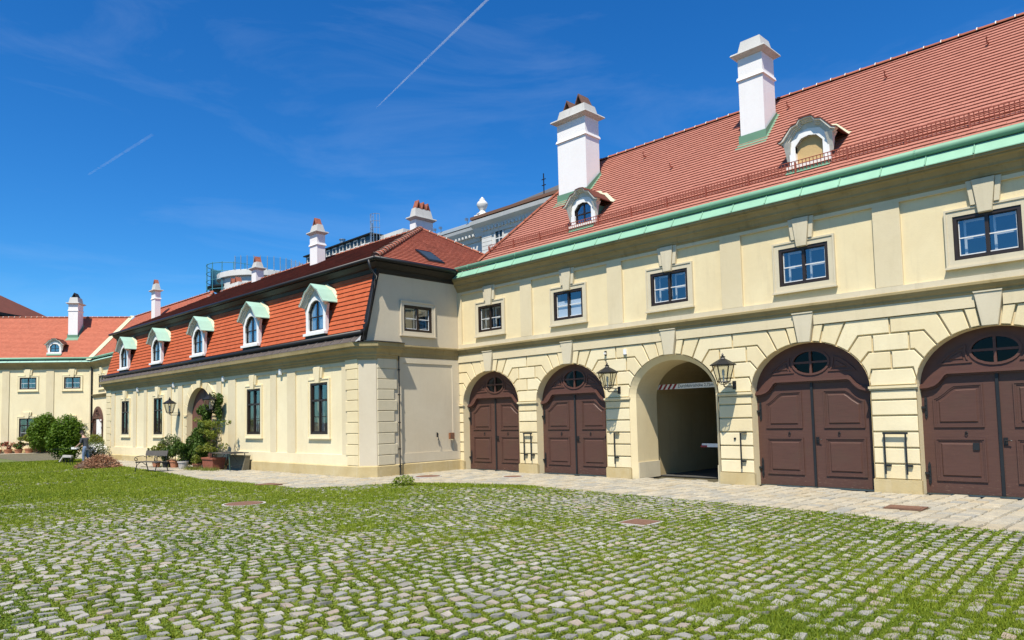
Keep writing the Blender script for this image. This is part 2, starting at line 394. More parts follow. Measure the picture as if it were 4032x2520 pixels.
    def build(self, name, mat, parent=None, smooth=False, fix=True):
        me = bpy.data.meshes.new(name); me.from_pydata(self.V, [], self.F); me.validate()
        if fix:
            bm = bmesh.new(); bm.from_mesh(me); bmesh.ops.recalc_face_normals(bm, faces=bm.faces); bm.to_mesh(me); bm.free()
        if smooth: me.shade_smooth()
        me.materials.append(MATS[mat])
        o = bpy.data.objects.new(name, me); COL.objects.link(o)
        if parent is not None: o.parent = parent
        return o
def area(p): return 0.5*sum(p[i][0]*p[(i+1) % len(p)][1]-p[(i+1) % len(p)][0]*p[i][1] for i in range(len(p)))
def inset(p, g):
    n = len(p); ccw = area(p) > 0; out_ = []
    for i in range(n):
        a, b, c = Vector(p[i-1]), Vector(p[i]), Vector(p[(i+1) % n])
        d1, d2 = (b-a), (c-b)
        if d1.length < 1e-6 or d2.length < 1e-6: out_.append(p[i]); continue
        d1.normalize(); d2.normalize(); s = 1 if ccw else -1
        n1 = Vector((-d1.y, d1.x))*s; n2 = Vector((-d2.y, d2.x))*s
        bb = n1+n2; k = bb.dot(n1)
        if k < 0.25: k = 0.25
        q = b + bb*(g/k); out_.append((q.x, q.y))
    return out_
def rect(x0, x1, z0, z1): return [(x0, z0), (x1, z0), (x1, z1), (x0, z1)]
def thing(name, label, cat, loc=(0, 0, 0), rotz=0.0, group=None):
    o = bpy.data.objects.new(name, None); COL.objects.link(o); o.location = loc; o.rotation_euler = (0, 0, rotz)
    o.empty_display_size = 0.2; o['label'] = label; o['category'] = cat
    if group: o['group'] = group
    return o
def tag(o, label, cat, group=None):
    o['label'] = label; o['category'] = cat
    if group: o['group'] = group
    return o
def npmesh(name, V, F, mat, parent=None, rnd=None, smooth=False):
    """V n x 3, F m x k numpy"""
    me = bpy.data.meshes.new(name); V = np.ascontiguousarray(V, np.float32); F = np.ascontiguousarray(F, np.int32)
    k = F.shape[1]
    me.vertices.add(len(V)); me.vertices.foreach_set('co', V.ravel())
    me.loops.add(F.size); me.loops.foreach_set('vertex_index', F.ravel())
    me.polygons.add(len(F)); me.polygons.foreach_set('loop_start', np.arange(0, F.size, k, dtype=np.int32))
    try: me.polygons.foreach_set('loop_total', np.full(len(F), k, np.int32))
    except Exception: pass
    if rnd is not None:
        at = me.attributes.new('rnd', 'FLOAT', 'POINT'); at.data.foreach_set('value', np.ascontiguousarray(rnd, np.float32))
    me.update(calc_edges=True)
    me.shade_smooth() if smooth else me.shade_flat()
    me.materials.append(MATS[mat])
    o = bpy.data.objects.new(name, me); COL.objects.link(o)
    if parent is not None: o.parent = parent
    return o
class VNoise:
    def __init__(self, seed, n=64):
        self.g = np.random.default_rng(seed).random((n, n)); self.n = n
    def one(self, x, y):
        xi = np.floor(x).astype(int); yi = np.floor(y).astype(int); fx = x-xi; fy = y-yi
        fx = fx*fx*(3-2*fx); fy = fy*fy*(3-2*fy); n = self.n; g = self.g
        a = g[xi % n, yi % n]; b = g[(xi+1) % n, yi % n]; c = g[xi % n, (yi+1) % n]; d = g[(xi+1) % n, (yi+1) % n]
        return (a*(1-fx)+b*fx)*(1-fy) + (c*(1-fx)+d*fx)*fy
    def __call__(self, x, y, oct=3):
        s = 0; a = 1; t = 0
        for o in range(oct):
            s = s + a*self.one(x*2**o+17*o, y*2**o+5*o); t += a; a *= 0.55
        return s/t
def smooth(a, b, x): t = np.clip((x-a)/(b-a), 0, 1); return t*t*(3-2*t)

# ------------------------------------------------------------------ the ground
gm = MB(); gm.quad((-900, -900, -0.05), (900, -900, -0.05), (900, 900, -0.05), (-900, 900, -0.05))
ground = gm.build('ground', 'soil'); ground['kind'] = 'structure'
PVO = Vector((-21.6, 13.78, 0)); PVA = R(1.46)
PB_X = np.array([-66, -58, -50, -46, -39.45, -31.1, -26.5, -22.66, -20.0, -18.95, -18.6, -17.6, -16.4, -15.2, -13.1, -10.5, -7.68, -5.29, -3.45, -2.43, 9.0])
PB_Y = np.array([14.0, 13.2, 12.4, 11.7, 11.1, 10.6, 10.1, 10.4, 10.5, 11.9, 13.2, 13.85, 14.35, 14.75, 14.7, 14.55, 14.36, 14.1, 13.6, 13.67, 13.6])
def pave_front(x): return np.interp(x, PB_X, PB_Y)
def wall_line(x):
    pv = 13.78 + 0.0255*(x+21.6) - 0.03
    return np.where(x > -21.2, 18.16, np.where(x > -48.8, pv, pv+4.35))
HOLES = []           # (x, y, half size) left free for manhole covers
wn1, wn2, ln1, ln2, ln3 = VNoise(1), VNoise(2), VNoise(3), VNoise(4), VNoise(5)
ROWP = 0.205
rowlen = np.random.default_rng(5).uniform(0.20, 0.275, 4096); rowoff = np.random.default_rng(6).uniform(0, 1, 4096)
def warp(x, y):
    return 1.5*(wn1(x/14+50, y/14+50, 2)-0.5), 1.2*(wn2(x/14+50, y/14+50, 2)-0.5)
def lushness(x, y):
    L = 0.72 + 1.2*(ln1(x/2.6+40, y/2.6+40, 3)-0.5) + 0.45*(ln2(x/0.8+90, y/0.8+90, 2)-0.5)
    L = L + 0.65*smooth(16, 27, -x)*smooth(0.5, 5.5, y)
    L = L + 0.35*np.exp(-((y-11.6+0.0*x)/1.6)**2)*smooth(19, 24, -x)
    L = L - 0.42*np.exp(-(((x+11.2)/3.6)**2 + ((y-13.4)/1.5)**2))
    px, py = -18.3, 13.0; qx, qy = -14.2, 14.5
    t = np.clip(((x-px)*(qx-px)+(y-py)*(qy-py))/((qx-px)**2+(qy-py)**2), 0, 1)
    L = L + 0.75*np.exp(-((x-px-t*(qx-px))**2+(y-py-t*(qy-py))**2)/0.38**2)
    L = L + 0.40*np.exp(-(((x+7.3)/2.2)**2 + ((y-13.6)/0.5)**2))
    L = L + 0.15*np.exp(-(((x+2.2)/0.9)**2 + ((y-7.9)/0.7)**2))
    return L
def stone_mesh_np(cx, cy, lx, ly, rot, h, jit, grid, prof, corner, drop, zb=0.0):
    """many stones at once; returns V (n*k*k, 3), F"""
    k = len(grid); gu, gv = np.meshgrid(grid, grid, indexing='ij'); gu = gu.ravel(); gv = gv.ravel()
    edge = (np.abs(gu) > 0.99) | (np.abs(gv) > 0.99)
    cs = np.where((np.abs(gu) > 0.6) & (np.abs(gv) > 0.6), corner, 1.0)
    pz = np.where(edge, 0.0, 1 - prof*(np.abs(gu)**3+np.abs(gv)**3)/2)
    n = len(cx); J = rng.normal(0, jit, (n, 4))
    U = (gu*cs)[None]*(1+J[:, :1]*gv[None]) * lx[:, None]; W = (gv*cs)[None]*(1+J[:, 1:2]*gu[None]) * ly[:, None]
    Z = np.where(edge[None], -drop, pz[None]*h[:, None]) + (J[:, 2:3]*gu[None] + J[:, 3:4]*gv[None])*0.05*(~edge)[None]
    Z = Z + np.where(edge[None], 0, rng.normal(0, 0.0022, Z.shape)) + zb
    c, s = np.cos(rot)[:, None], np.sin(rot)[:, None]
    X = cx[:, None] + U*c - W*s; Y = cy[:, None] + U*s + W*c
    V = np.stack([X, Y, Z], -1).reshape(-1, 3)
    idx = np.arange(k*k).reshape(k, k)
    q = np.stack([idx[:-1, :-1], idx[1:, :-1], idx[1:, 1:], idx[:-1, 1:]], -1).reshape(-1, 4)
    F = (np.arange(n)[:, None, None]*k*k + q[None]).reshape(-1, 4)
    return V, F
def lay_stones(root, single, many, mat, cx, cy, lx, ly, rot, h, jit, grid, prof, corner, drop, nsingle):
    P = np.stack([cx, cy, np.zeros_like(cx)], -1); ok, d = in_view(P, 0.0)
    order = np.argsort(np.where(ok, d, 1e9)); sel = order[:nsingle]; rest = order[nsingle:]
    protos = []
    for k in range(12):
        V, F = stone_mesh_np(np.zeros(1), np.zeros(1), np.ones(1)*0.5, np.ones(1)*0.5, np.zeros(1), np.ones(1)*np.mean(h), jit, grid, prof, corner, drop)
        me = bpy.data.meshes.new(single); me.from_pydata(V.tolist(), [], F.tolist()); me.shade_flat(); me.materials.append(MATS[mat]); protos.append(me)
    for i, k in enumerate(sel):
        o = bpy.data.objects.new(single, protos[i % 12]); COL.objects.link(o); o.parent = root
        o.location = (cx[k], cy[k], random.uniform(-0.004, 0.006)); o.rotation_euler = (random.gauss(0, 0.02), random.gauss(0, 0.02), rot[k])
        o.scale = (2*lx[k], 2*ly[k], h[k]/np.mean(h))
    V, F = stone_mesh_np(cx[rest], cy[rest], lx[rest], ly[rest], rot[rest], h[rest], jit, grid, prof, corner, drop)
    r = np.repeat(rng.random(len(rest)), len(grid)**2)
    o = npmesh(many, V, F, mat, root, r, False); o['kind'] = 'stuff'
    return o
MANHOLES = [(885, 1038, 1985, 'round'), (1632, 1738, 1877, 'round'), (1978, 2060, 1878, 'round'), (2440, 2600, 2058, 'square'), (3485, 3650, 1999, 'slab'), (1010, 1108, 1908, 'slab')]
MH = []
for a, b, yy, kind in MANHOLES:
    A = ground_at(a, yy); B = ground_at(b, yy); c = (A+B)/2; wd = (A-B).length
    MH.append((c, wd, kind)); HOLES.append((c.x, c.y, wd*0.5+0.05))
def free_of_holes(x, y, extra=0.05):
    m = np.ones(x.shape, bool)
    for hx, hy, hr in HOLES: m &= np.hypot(x-hx, y-hy) > hr+extra
    return m
# cobbles
court = MB().box(-70, 9, -6, 18.1, -0.04, -0.030).build('courtyard', 'moss_soil'); court['kind'] = 'structure'
ii = np.arange(-260, 60); LX = []; LY = []; HL = []
for i in ii:
    p = rowlen[i % 4096]; nn_ = int(24/p); b = (np.arange(nn_)+0.5)*p + rowoff[i % 4096]*p - 2
    LX.append(np.full(nn_, (i+0.5)*ROWP)); LY.append(b); HL.append(np.full(nn_, p))
LX = np.concatenate(LX); LY = np.concatenate(LY); HL = np.concatenate(HL)
wx, wy = warp(LX, LY); cx = LX-wx+rng.normal(0, 0.006, len(LX)); cy = LY-wy+rng.normal(0, 0.010, len(LX))
ok, dd = in_view(np.stack([cx, cy, 0*cx], -1), 0.3)
keep = ok & (cy < pave_front(cx)-0.02) & free_of_holes(cx, cy) & (dd < 46) & (rng.random(len(cx)) > 0.8*smooth(0.85, 1.4, lushness(cx, cy)+rng.normal(0, 0.06, len(cx))))
cx, cy, HL = cx[keep], cy[keep], HL[keep]; n = len(cx)
lay_stones(court, 'cobblestone', 'cobblestones', 'cobble', cx, cy, rng.uniform(0.052, 0.080, n), HL/2-rng.uniform(0.022, 0.056, n),
           rng.normal(0.0, 0.09, n), rng.uniform(0.004, 0.020, n), 0.12, np.array([-1, -0.90, 0, 0.90, 1.0]), 0.08, 0.93, 0.030, 300)
# pavement of larger flat slabs along the walls
pav = MB().box(-70, 9, 9.5, 18.1, -0.028, -0.016).build('pavement', 'joint_sand'); pav['kind'] = 'structure'
PX = []; PY = []; PW = []; PL = []
x = -66.0
while x < 4:
    wdt = random.uniform(0.30, 0.42); y = 9.0+random.random()*0.4
    while y < 18.4:
        ln = random.uniform(0.26, 0.5); PX.append(x+wdt/2); PY.append(y+ln/2); PW.append(wdt); PL.append(ln); y += ln
    x += wdt
PX, PY, PW, PL = map(np.array, (PX, PY, PW, PL))
wx, wy = warp(PX*1.3+9, PY); PX2 = PX-wx*0.5; PY2 = PY-wy*0.25
ok, dd = in_view(np.stack([PX2, PY2, 0*PX2], -1), 0.3)
passage = (PX2 > -12.9) & (PX2 < -10.3)
keep = ok & (PY2 > pave_front(PX2)) & ((PY2 < wall_line(PX2)+0.1) | passage) & free_of_holes(PX2, PY2, 0.02)
PX2, PY2, PW, PL = PX2[keep], PY2[keep], PW[keep], PL[keep]; n = len(PX2)
lay_stones(pav, 'paving_stone', 'paving_stones', 'paver', PX2, PY2, PW/2-rng.uniform(0.006, 0.018, n), PL/2-rng.uniform(0.006, 0.016, n),
           rng.normal(0, 0.02, n), rng.uniform(0.010, 0.018, n), 0.03, np.array([-1, -0.9, 0.9, 1.0]), 0.05, 0.97, 0.02, 300)
# grass in the joints and over the lawn
def blades(x, y, h, wd, lean, z0=-0.02):
    n = len(x); a = rng.uniform(0, 2*PI, n); b = rng.uniform(0, 2*PI, n)
    dx, dy = np.cos(a)*wd/2, np.sin(a)*wd/2; l = h*lean
    V = np.stack([np.stack([x-dx, y-dy, np.full(n, z0)], -1), np.stack([x+dx, y+dy, np.full(n, z0)], -1), np.stack([x+np.cos(b)*l, y+np.sin(b)*l, z0+h], -1)], 1).reshape(-1, 3)
    return V
GV = []; GR = []
rings = [(4.3, 6), (6, 8), (8, 11), (11, 15), (15, 21), (21, 30), (30, 52)]
for r0, r1 in rings:
    rm = (r0+r1)/2; dens = min(8000, 8000*(6.0/rm)**1.3); A = 0.5*R(84)*(r1*r1-r0*r0); n = int(dens*A)
    r = np.sqrt(rng.uniform(r0*r0, r1*r1, n)); th = YAW + R(-42) + R(84)*rng.random(n)
    x = r*np.sin(th); y = r*np.cos(th)
    m = (y < pave_front(x)+0.10) & (y > -1) & free_of_holes(x, y, -0.02)
    x, y, r = x[m], y[m], r[m]
    wx, wy = warp(x, y); la = x+wx; lb = y+wy
    ri = np.floor(la/ROWP).astype(int); fa = np.abs(la/ROWP-ri-0.5)*ROWP
    p = rowlen[ri % 4096]; q = (lb+2)/p - rowoff[ri % 4096]; fb = np.abs(q-np.floor(q)-0.5)*p
    joint = (fa > 0.072) | (fb > p/2-0.030)
    L = lushness(x, y) + rng.normal(0, 0.07, len(x))
    acc = np.where(joint, np.clip(0.50+1.1*L, 0.12, 1.0), np.where(L > 0.58, np.clip((L-0.58)*2.2, 0, 0.9), 0))
    m = rng.random(len(x)) < acc
    x, y, r, L, joint = x[m], y[m], r[m], L[m], joint[m]
    h = (0.036 + 0.040*np.clip(L-0.45, 0, 0.9))*rng.uniform(0.55, 1.25, len(x))
    tall = rng.random(len(x)) < 0.006; h = np.where(tall, h*2.0+0.03, h)
    GV.append(blades(x, y, h, 0.0105*np.maximum(1, r/7.5)*rng.uniform(0.7, 1.3, len(x)), rng.uniform(0.2, 1.0, len(x))))
    tone = np.clip(0.35 + 0.9*(ln3(x/2.2+30, y/2.2+30, 3)-0.5) + rng.normal(0, 0.17, len(x)), 0, 1)
    GR.append(np.repeat(tone, 3))
GV = np.concatenate(GV); GR = np.concatenate(GR)
g = npmesh('grass', GV, np.arange(len(GV)).reshape(-1, 3), 'grass', None, GR)
g['kind'] = 'stuff'; g['label'] = 'short bright green grass growing between the cobbles'; g['category'] = 'grass'
# low leafy weeds (clover, knotgrass) in patches of the near field
def leaves(C, size, tilt, up=None):
    """C n x 3 centres -> folded leaf quads"""
    n = len(C); a = rng.uniform(0, 2*PI, n); t = rng.normal(0, tilt, n); s = size
    d = np.stack([np.cos(a), np.sin(a), np.sin(t)], -1); e = np.stack([-np.sin(a), np.cos(a), rng.normal(0, tilt, n)], -1)
    d *= s[:, None]; e *= (s*0.55)[:, None]
    V = np.stack([C-d, C+e, C+d, C-e], 1).reshape(-1, 3)
    return V
WV = []; WR = []
for r0, r1 in rings[:6]:
    rm = (r0+r1)/2; dens = min(9500, 9500*(6.0/rm)**1.45); n = int(dens*0.5*R(84)*(r1*r1-r0*r0))
    r = np.sqrt(rng.uniform(r0*r0, r1*r1, n)); th = YAW + R(-42) + R(84)*rng.random(n); x = r*np.sin(th); y = r*np.cos(th)
    wx, wy = warp(x, y); la = x+wx; lb = y+wy; ri = np.floor(la/ROWP).astype(int); fa = np.abs(la/ROWP-ri-0.5)*ROWP
    p = rowlen[ri % 4096]; q = (lb+2)/p - rowoff[ri % 4096]; fb = np.abs(q-np.floor(q)-0.5)*p
    joint = (fa > 0.064) | (fb > p/2-0.038)
    L = lushness(x, y); K = ln2(x/1.3+12, y/1.3+77, 3) + rng.normal(0, 0.05, n) + 0.10*smooth(-9, -4, x)
    acc = np.where(joint, np.clip(0.40+1.0*L, 0.15, 0.98), np.clip((K-0.66)*3.5, 0, 0.55)+np.clip((L-0.75)*0.9, 0, 0.35))
    m = (y < pave_front(x)) & (y > -1) & free_of_holes(x, y, 0) & (rng.random(n) < acc)
    x, y, r, K, L = x[m], y[m], r[m], K[m], L[m]; n = len(x)
    WV.append(leaves(np.stack([x, y, rng.uniform(-0.012, 0.012, n)+0.022*np.clip(K-0.45, 0, 1)*rng.random(n)], -1), rng.uniform(0.008, 0.016, n)*np.maximum(1, r/8), 0.45))
    WR.append(np.repeat(np.clip(0.62-1.5*(K-0.5)+rng.normal(0, 0.2, n), 0, 1), 4))
V = np.concatenate(WV); WR = np.concatenate(WR)
print('grass blades', len(GV)//3, 'weed leaves', len(V)//4)
wd = npmesh('ground_weeds', V, np.arange(len(V)).reshape(-1, 4), 'weed', None, WR)
wd['kind'] = 'stuff'; wd['label'] = 'dark green clover and leafy weeds between cobbles'; wd['category'] = 'weeds'
# manhole covers
mh_label = ['round rusty manhole cover in the grassy cobbles at left', 'round rusty manhole cover beside the tan side wall of the pavilion', 'smaller round rusty manhole cover in front of the narrowest gate',
            'square rusty cover plate in the cobbles before the passage', 'rectangular rust brown plate in the pavement before the right gates', 'rust brown plate at the pavement edge left of the corner']
for (c, wdt, kind), lb in zip(MH, mh_label):
    if kind == 'round':
        t_ = thing('manhole_cover', lb, 'manhole cover', (c.x, c.y, 0)); r_ = wdt/2*0.98
        MB().lathe([(r_*0.86, -0.03), (r_*0.86, 0.022), (r_*0.80, 0.026), (0.01, 0.026)], 28).build('lid', 'rust_iron', t_)
        MB().lathe([(r_, -0.03), (r_, 0.016), (r_*0.9, 0.018), (r_*0.89, -0.02)], 28).build('rim', 'pot_grey', t_)
    else:
        t_ = thing('cover_plate', lb, 'manhole cover', (c.x, c.y, 0), R(3)); a = wdt*0.38; b_ = a if kind == 'square' else a*0.72
        MB().box(-a, a, -b_, b_, -0.03, 0.020).build('lid', 'rust_iron', t_)
        rm = MB(); rm.ring([(-a-.05, -b_-.05), (a+.05, -b_-.05), (a+.05, b_+.05), (-a-.05, b_+.05)], rect(-a-.004, a+.004, -b_-.004, b_+.004), 0, 0)
        rm2 = MB()
        for q in (rect(-a-.05, a+.05, -b_-.05, -b_-.004), rect(-a-.05, a+.05, b_+.004, b_+.05), rect(-a-.05, -a-.004, -b_-.004, b_+.004), rect(a+.004, a+.05, -b_-.004, b_+.004)):
            rm2.box(q[0][0], q[1][0], q[0][1], q[2][1], -0.03, 0.014)
        rm2.build('rim', 'pot_grey' if kind == 'square' else 'rust_iron', t_)

# ------------------------------------------------------------------ shared building pieces (facade frame: x along the wall, -y outwards, z up)
def arch_pts(c, a, zs, rise, n=24, t0=0.0, t1=PI):
    return [(c + a*math.cos(t0+(t1-t0)*i/n), zs + rise*math.sin(t0+(t1-t0)*i/n)) for i in range(n+1)]
def arch_z(u, c, a, zs, rise):
    k = 1-((u-c)/a)**2
    return zs + rise*math.sqrt(max(0, k))
def wall_with_holes(mb, x0, x1, z0, z1, d, holes):
    """flat wall at depth d with rectangular holes (sorted by x)"""
    x = x0
    for h0, h1, a, b in holes:
        if h0 > x: mb.add([(x, -d, z0), (h0, -d, z0), (h0, -d, z1), (x, -d, z1)], [(0, 1, 2, 3)])
        mb.add([(h0, -d, z0), (h1, -d, z0), (h1, -d, a), (h0, -d, a)], [(0, 1, 2, 3)])
        mb.add([(h0, -d, b), (h1, -d, b), (h1, -d, z1), (h0, -d, z1)], [(0, 1, 2, 3)])
        x = h1
    if x < x1: mb.add([(x, -d, z0), (x1, -d, z0), (x1, -d, z1), (x, -d, z1)], [(0, 1, 2, 3)])
def window(parent, uc, z0, z1, w, d, cols=2, rows=2, white_inner=True, fill='dark', frame='window_brown', surround='cream', band=0.15, sill=0.06, deep=0.05, transom=None, keystone=True, key_top=None, wall_thick=0.35):
    """window part with frame, sashes, panes; d = depth of the wall surface around it"""
    x0, x1 = uc-w/2, uc+w/2
    s = MB()      # moulded surround: flat band with a thin raised outer fillet
    s.ring(rect(x0-band, x1+band, z0-band, z1+band), rect(x0, x1, z0, z1), d-0.02, d+deep)
    s.ring(rect(x0-band-0.03, x1+band+0.03, z0-band-0.03, z1+band+0.03), rect(x0-band+0.012, x1+band-0.012, z0-band+0.012, z1+band-0.012), d-0.02, d+deep+0.022)
    s.box(x0-band-0.05, x1+band+0.05, -(d+deep+sill), -(d-0.01), z0-band-0.06, z0-band-0.015)
    s.build('window_surround', surround, parent)
    r = MB(); dd = 0.16   # reveal
    for q in ((x0, x0, z0, z1), (x1, x1, z0, z1)): r.quad((q[0], -(d+deep), q[2]), (q[0], -(d-wall_thick), q[2]), (q[0], -(d-wall_thick), q[3]), (q[0], -(d+deep), q[3]))
    r.quad((x0, -(d+deep), z0), (x1, -(d+deep), z0), (x1, -(d-wall_thick), z0), (x0, -(d-wall_thick), z0))
    r.quad((x0, -(d+deep), z1), (x1, -(d+deep), z1), (x1, -(d-wall_thick), z1), (x0, -(d-wall_thick), z1))
    r.build('reveal', surround, parent, fix=False)
    fd = d+deep-0.02
    fr = MB(); fw = 0.075
    fr.ring(rect(x0, x1, z0, z1), rect(x0+fw, x1-fw, z0+fw, z1-fw), fd-0.10, fd)
    fr.ring(rect(x0+fw-.005, x1-fw+.005, z0+fw-.005, z1-fw+.005), rect(x0+fw+.02, x1-fw-.02, z0+fw+.02, z1-fw-.02), fd-0.10, fd-0.03)
    fro = fr.build('window', frame, parent)
    ix0, ix1, iz0, iz1 = x0+fw, x1-fw, z0+fw, z1-fw
    cw = (ix1-ix0)/cols
    zt = transom if transom else None
    bars = MB()
    for c in range(1, cols): bars.box(ix0+c*cw-0.035, ix0+c*cw+0.035, -(fd-0.005), -(fd-0.09), iz0, iz1)
    lev = []
    if zt:
        bars.box(ix0, ix1, -(fd-0.001), -(fd-0.092), zt-0.035, zt+0.035)
        lev = [(iz0, zt-0.035, rows), (zt+0.035, iz1, 1)]
    else: lev = [(iz0, iz1, rows)]
    bars.build('mullion', frame, fro)
    thin = MB()
    for a, b, k in lev:
        for i in range(1, k):
            z = a+(b-a)*i/k
            thin.box(ix0, ix1, -(fd-0.045), -(fd-0.075), z-0.012, z+0.012)
    for c in range(cols):
        for q in ((ix0+c*cw+0.005, ix0+c*cw+0.035), (ix0+(c+1)*cw-0.035, ix0+(c+1)*cw-0.005)):
            thin.box(q[0], q[1], -(fd-0.05), -(fd-0.08), iz0, iz1)
    thin.box(ix0, ix1, -(fd-0.046), -(fd-0.081), iz0+0.0, iz0+0.045)
    if thin.V: thin.build('glazing_bar', 'sash_white' if white_inner else frame, fro)
    for c in range(cols):
        for a, b, k in lev:
            for i in range(k):
                g = MB(); u0, u1 = ix0+c*cw+0.03, ix0+(c+1)*cw-0.03; za, zb = a+(b-a)*i/k+0.012, a+(b-a)*(i+1)/k-0.012
                e = random.uniform(-0.004, 0.004)
                g.quad((u0, -(fd-0.062+e), za), (u1, -(fd-0.062-e), za), (u1, -(fd-0.062-e), zb), (u0, -(fd-0.062+e), zb)); g.build('pane', 'glass', fro, fix=False)
    inn = MB(); bd = d-wall_thick    # dim room behind
    inn.box(x0-0.25, x1+0.25, -(bd-0.01), -(bd-1.2), z0-0.2, z1+0.25)
    inn.V = [tuple(v) for v in inn.V]; inn.F = [f for f in inn.F if not all(abs(inn.V[i][1]+(bd-0.01)) < 1e-6 for i in f)]
    inn.build('room', 'interior', fro, fix=False)
    if fill == 'inner':                # white inner casement standing a hand behind
        k = MB(); yy = fd-0.20
        for c in range(cols):
            a0 = ix0+c*cw+0.09; a1 = ix0+(c+1)*cw-0.02
            k.ring(rect(a0, a1, iz0-0.02, iz0+(iz1-iz0)*0.52), rect(a0+0.05, a1-0.02, iz0+0.02, iz0+(iz1-iz0)*0.52-0.035), yy-0.03, yy)
            k.ring(rect(a0, a1, iz0+(iz1-iz0)*0.55, iz1+0.0), rect(a0+0.04, a1-0.02, iz0+(iz1-iz0)*0.55+0.02, iz1-0.05), yy-0.03, yy)
        k.build('inner_sash', 'sash_white', fro)
    if fill == 'blind':
        k = MB(); k.box(x0+0.06, x1-0.06, -(fd-0.10), -(fd-0.11), z0, z0+(z1-z0)*0.66); k.build('roller_blind', 'blind', fro)
    if fill == 'curtain':
        k = MB(); yy = fd-0.22
        for c in range(cols):
            a0, a1 = ix0+c*cw+0.02, ix0+(c+1)*cw-0.02; wv = (a1-a0)*random.uniform(0.35, 0.6)
            n = 14; lo = [(a0+ (a1-a0-wv) + wv*i/n, -(yy+0.02*math.sin(i*1.7+c)), iz0) for i in range(n+1)]
            hi = [(p[0], p[1], iz0+(iz1-iz0)*(0.97 if rows > 2 else 0.9)) for p in lo]
            k.add(lo+hi, [(i, i+1, n+2+i, n+1+i) for i in range(n)])
        k.build('curtain', 'curtain', fro, fix=False)
    if keystone:
        kt = key_top if key_top else z1+0.55
        k = MB(); zb = z1-0.02
        k.prism([(uc-0.13, zb), (uc+0.13, zb), (uc+0.22, kt), (uc-0.22, kt)], d-0.01, d+deep+0.09, 0.012)
        k.build('keystone', surround, parent)
        for sgn in (-1, 1):
            MB().prism([(uc+sgn*0.165, z1+band+0.04), (uc+sgn*0.27, z1+band+0.04), (uc+sgn*0.34, kt), (uc+sgn*0.222, kt)], d-0.01, d+deep+0.05, 0.01).build('keystone_wing', surround, parent)
    return fro
def tile_field(parent, O_, U, S, rows, expo, tw, ext, mat, nsingle=0, lift=0.042, thick=0.034, matrix=None):
    """plain tiles on a plane. O_ origin, U unit vector along the eaves, S unit vector up the slope; ext(s) -> (u0, u1) at slope distance s"""
    O_ = np.array(O_, float); U = np.array(U, float); S = np.array(S, float); Nn = np.cross(U, S); Nn /= np.linalg.norm(Nn)
    if Nn[2] < 0: Nn = -Nn
    C = []; 
    for r in range(rows):
        s0 = r*expo; u0, u1 = ext(s0+expo*0.5)
        if u1-u0 < 0.05: continue
        k0 = math.floor(u0/tw)-1; k1 = math.ceil(u1/tw)+1
        for k in range(k0, k1):
            a = (k+(0.5 if r % 2 else 0.0))*tw; b = a+tw-0.0015
            a = max(a, u0); b = min(b, u1)
            if b-a > 0.02: C.append((a, b, s0))
    C = np.array(C); n = len(C)
    jit = rng.normal(0, 0.0014, n); js = rng.normal(0, 0.0018, n)
    over = expo*0.35
    def corners(a, b, s, j):
        lo = O_ + np.outer(a, U) + np.outer(s, S); lo2 = O_ + np.outer(b, U) + np.outer(s, S)
        hi = O_ + np.outer(a, U) + np.outer(s+expo+over, S); hi2 = O_ + np.outer(b, U) + np.outer(s+expo+over, S)
        L = (lift+j)[:, None]*Nn; T = thick
        return np.stack([lo+L-T*Nn, lo2+L-T*Nn, lo+L, lo2+L, hi+0.001*Nn, hi2+0.001*Nn], 1)
    V = corners(C[:, 0], C[:, 1], C[:, 2]+js, jit)
    F1 = np.array([(0, 1, 3, 2), (2, 3, 5, 4), (0, 2, 4, 4), (1, 5, 3, 3)])
    mid = V.mean(1)
    Wm = mid if matrix is None else (np.c_[mid, np.ones(n)] @ np.array(matrix).T)[:, :3]
    ok, d = in_view(Wm, 0.0); order = np.argsort(np.where(ok, d, 1e9)); sel, rest = order[:nsingle], order[nsingle:]
    if nsingle:
        full = []
        for k in range(6):
            z = np.zeros(1); v = corners(z-tw/2, z+tw/2-0.004, z, rng.normal(0, 0.0022, 1))[0]-O_
            me = bpy.data.meshes.new('roof_tile'); me.from_pydata(v.tolist(), [], [(0, 1, 3, 2), (2, 3, 5, 4), (0, 2, 4), (1, 5, 3)]); me.materials.append(MATS[mat]); full.append(me)
        for i, k in enumerate(sel):
            o = bpy.data.objects.new('roof_tile', full[i % 6]); COL.objects.link(o); o.parent = parent
            a, b, s = C[k]; o.location = O_ + U*(a+b)/2 + S*(s+js[k])
            if b-a < tw*0.9: o.scale = (1, 1, 1)
    Q = F1[:2]
    Vr = V[rest].reshape(-1, 3); m = len(rest)
    F = (np.arange(m)[:, None, None]*6 + Q[None]).reshape(-1, 4)
    o = npmesh('roof_tiles', Vr, F, mat, parent, np.repeat(rng.random(m), 6)); o['kind'] = 'stuff'
    return o
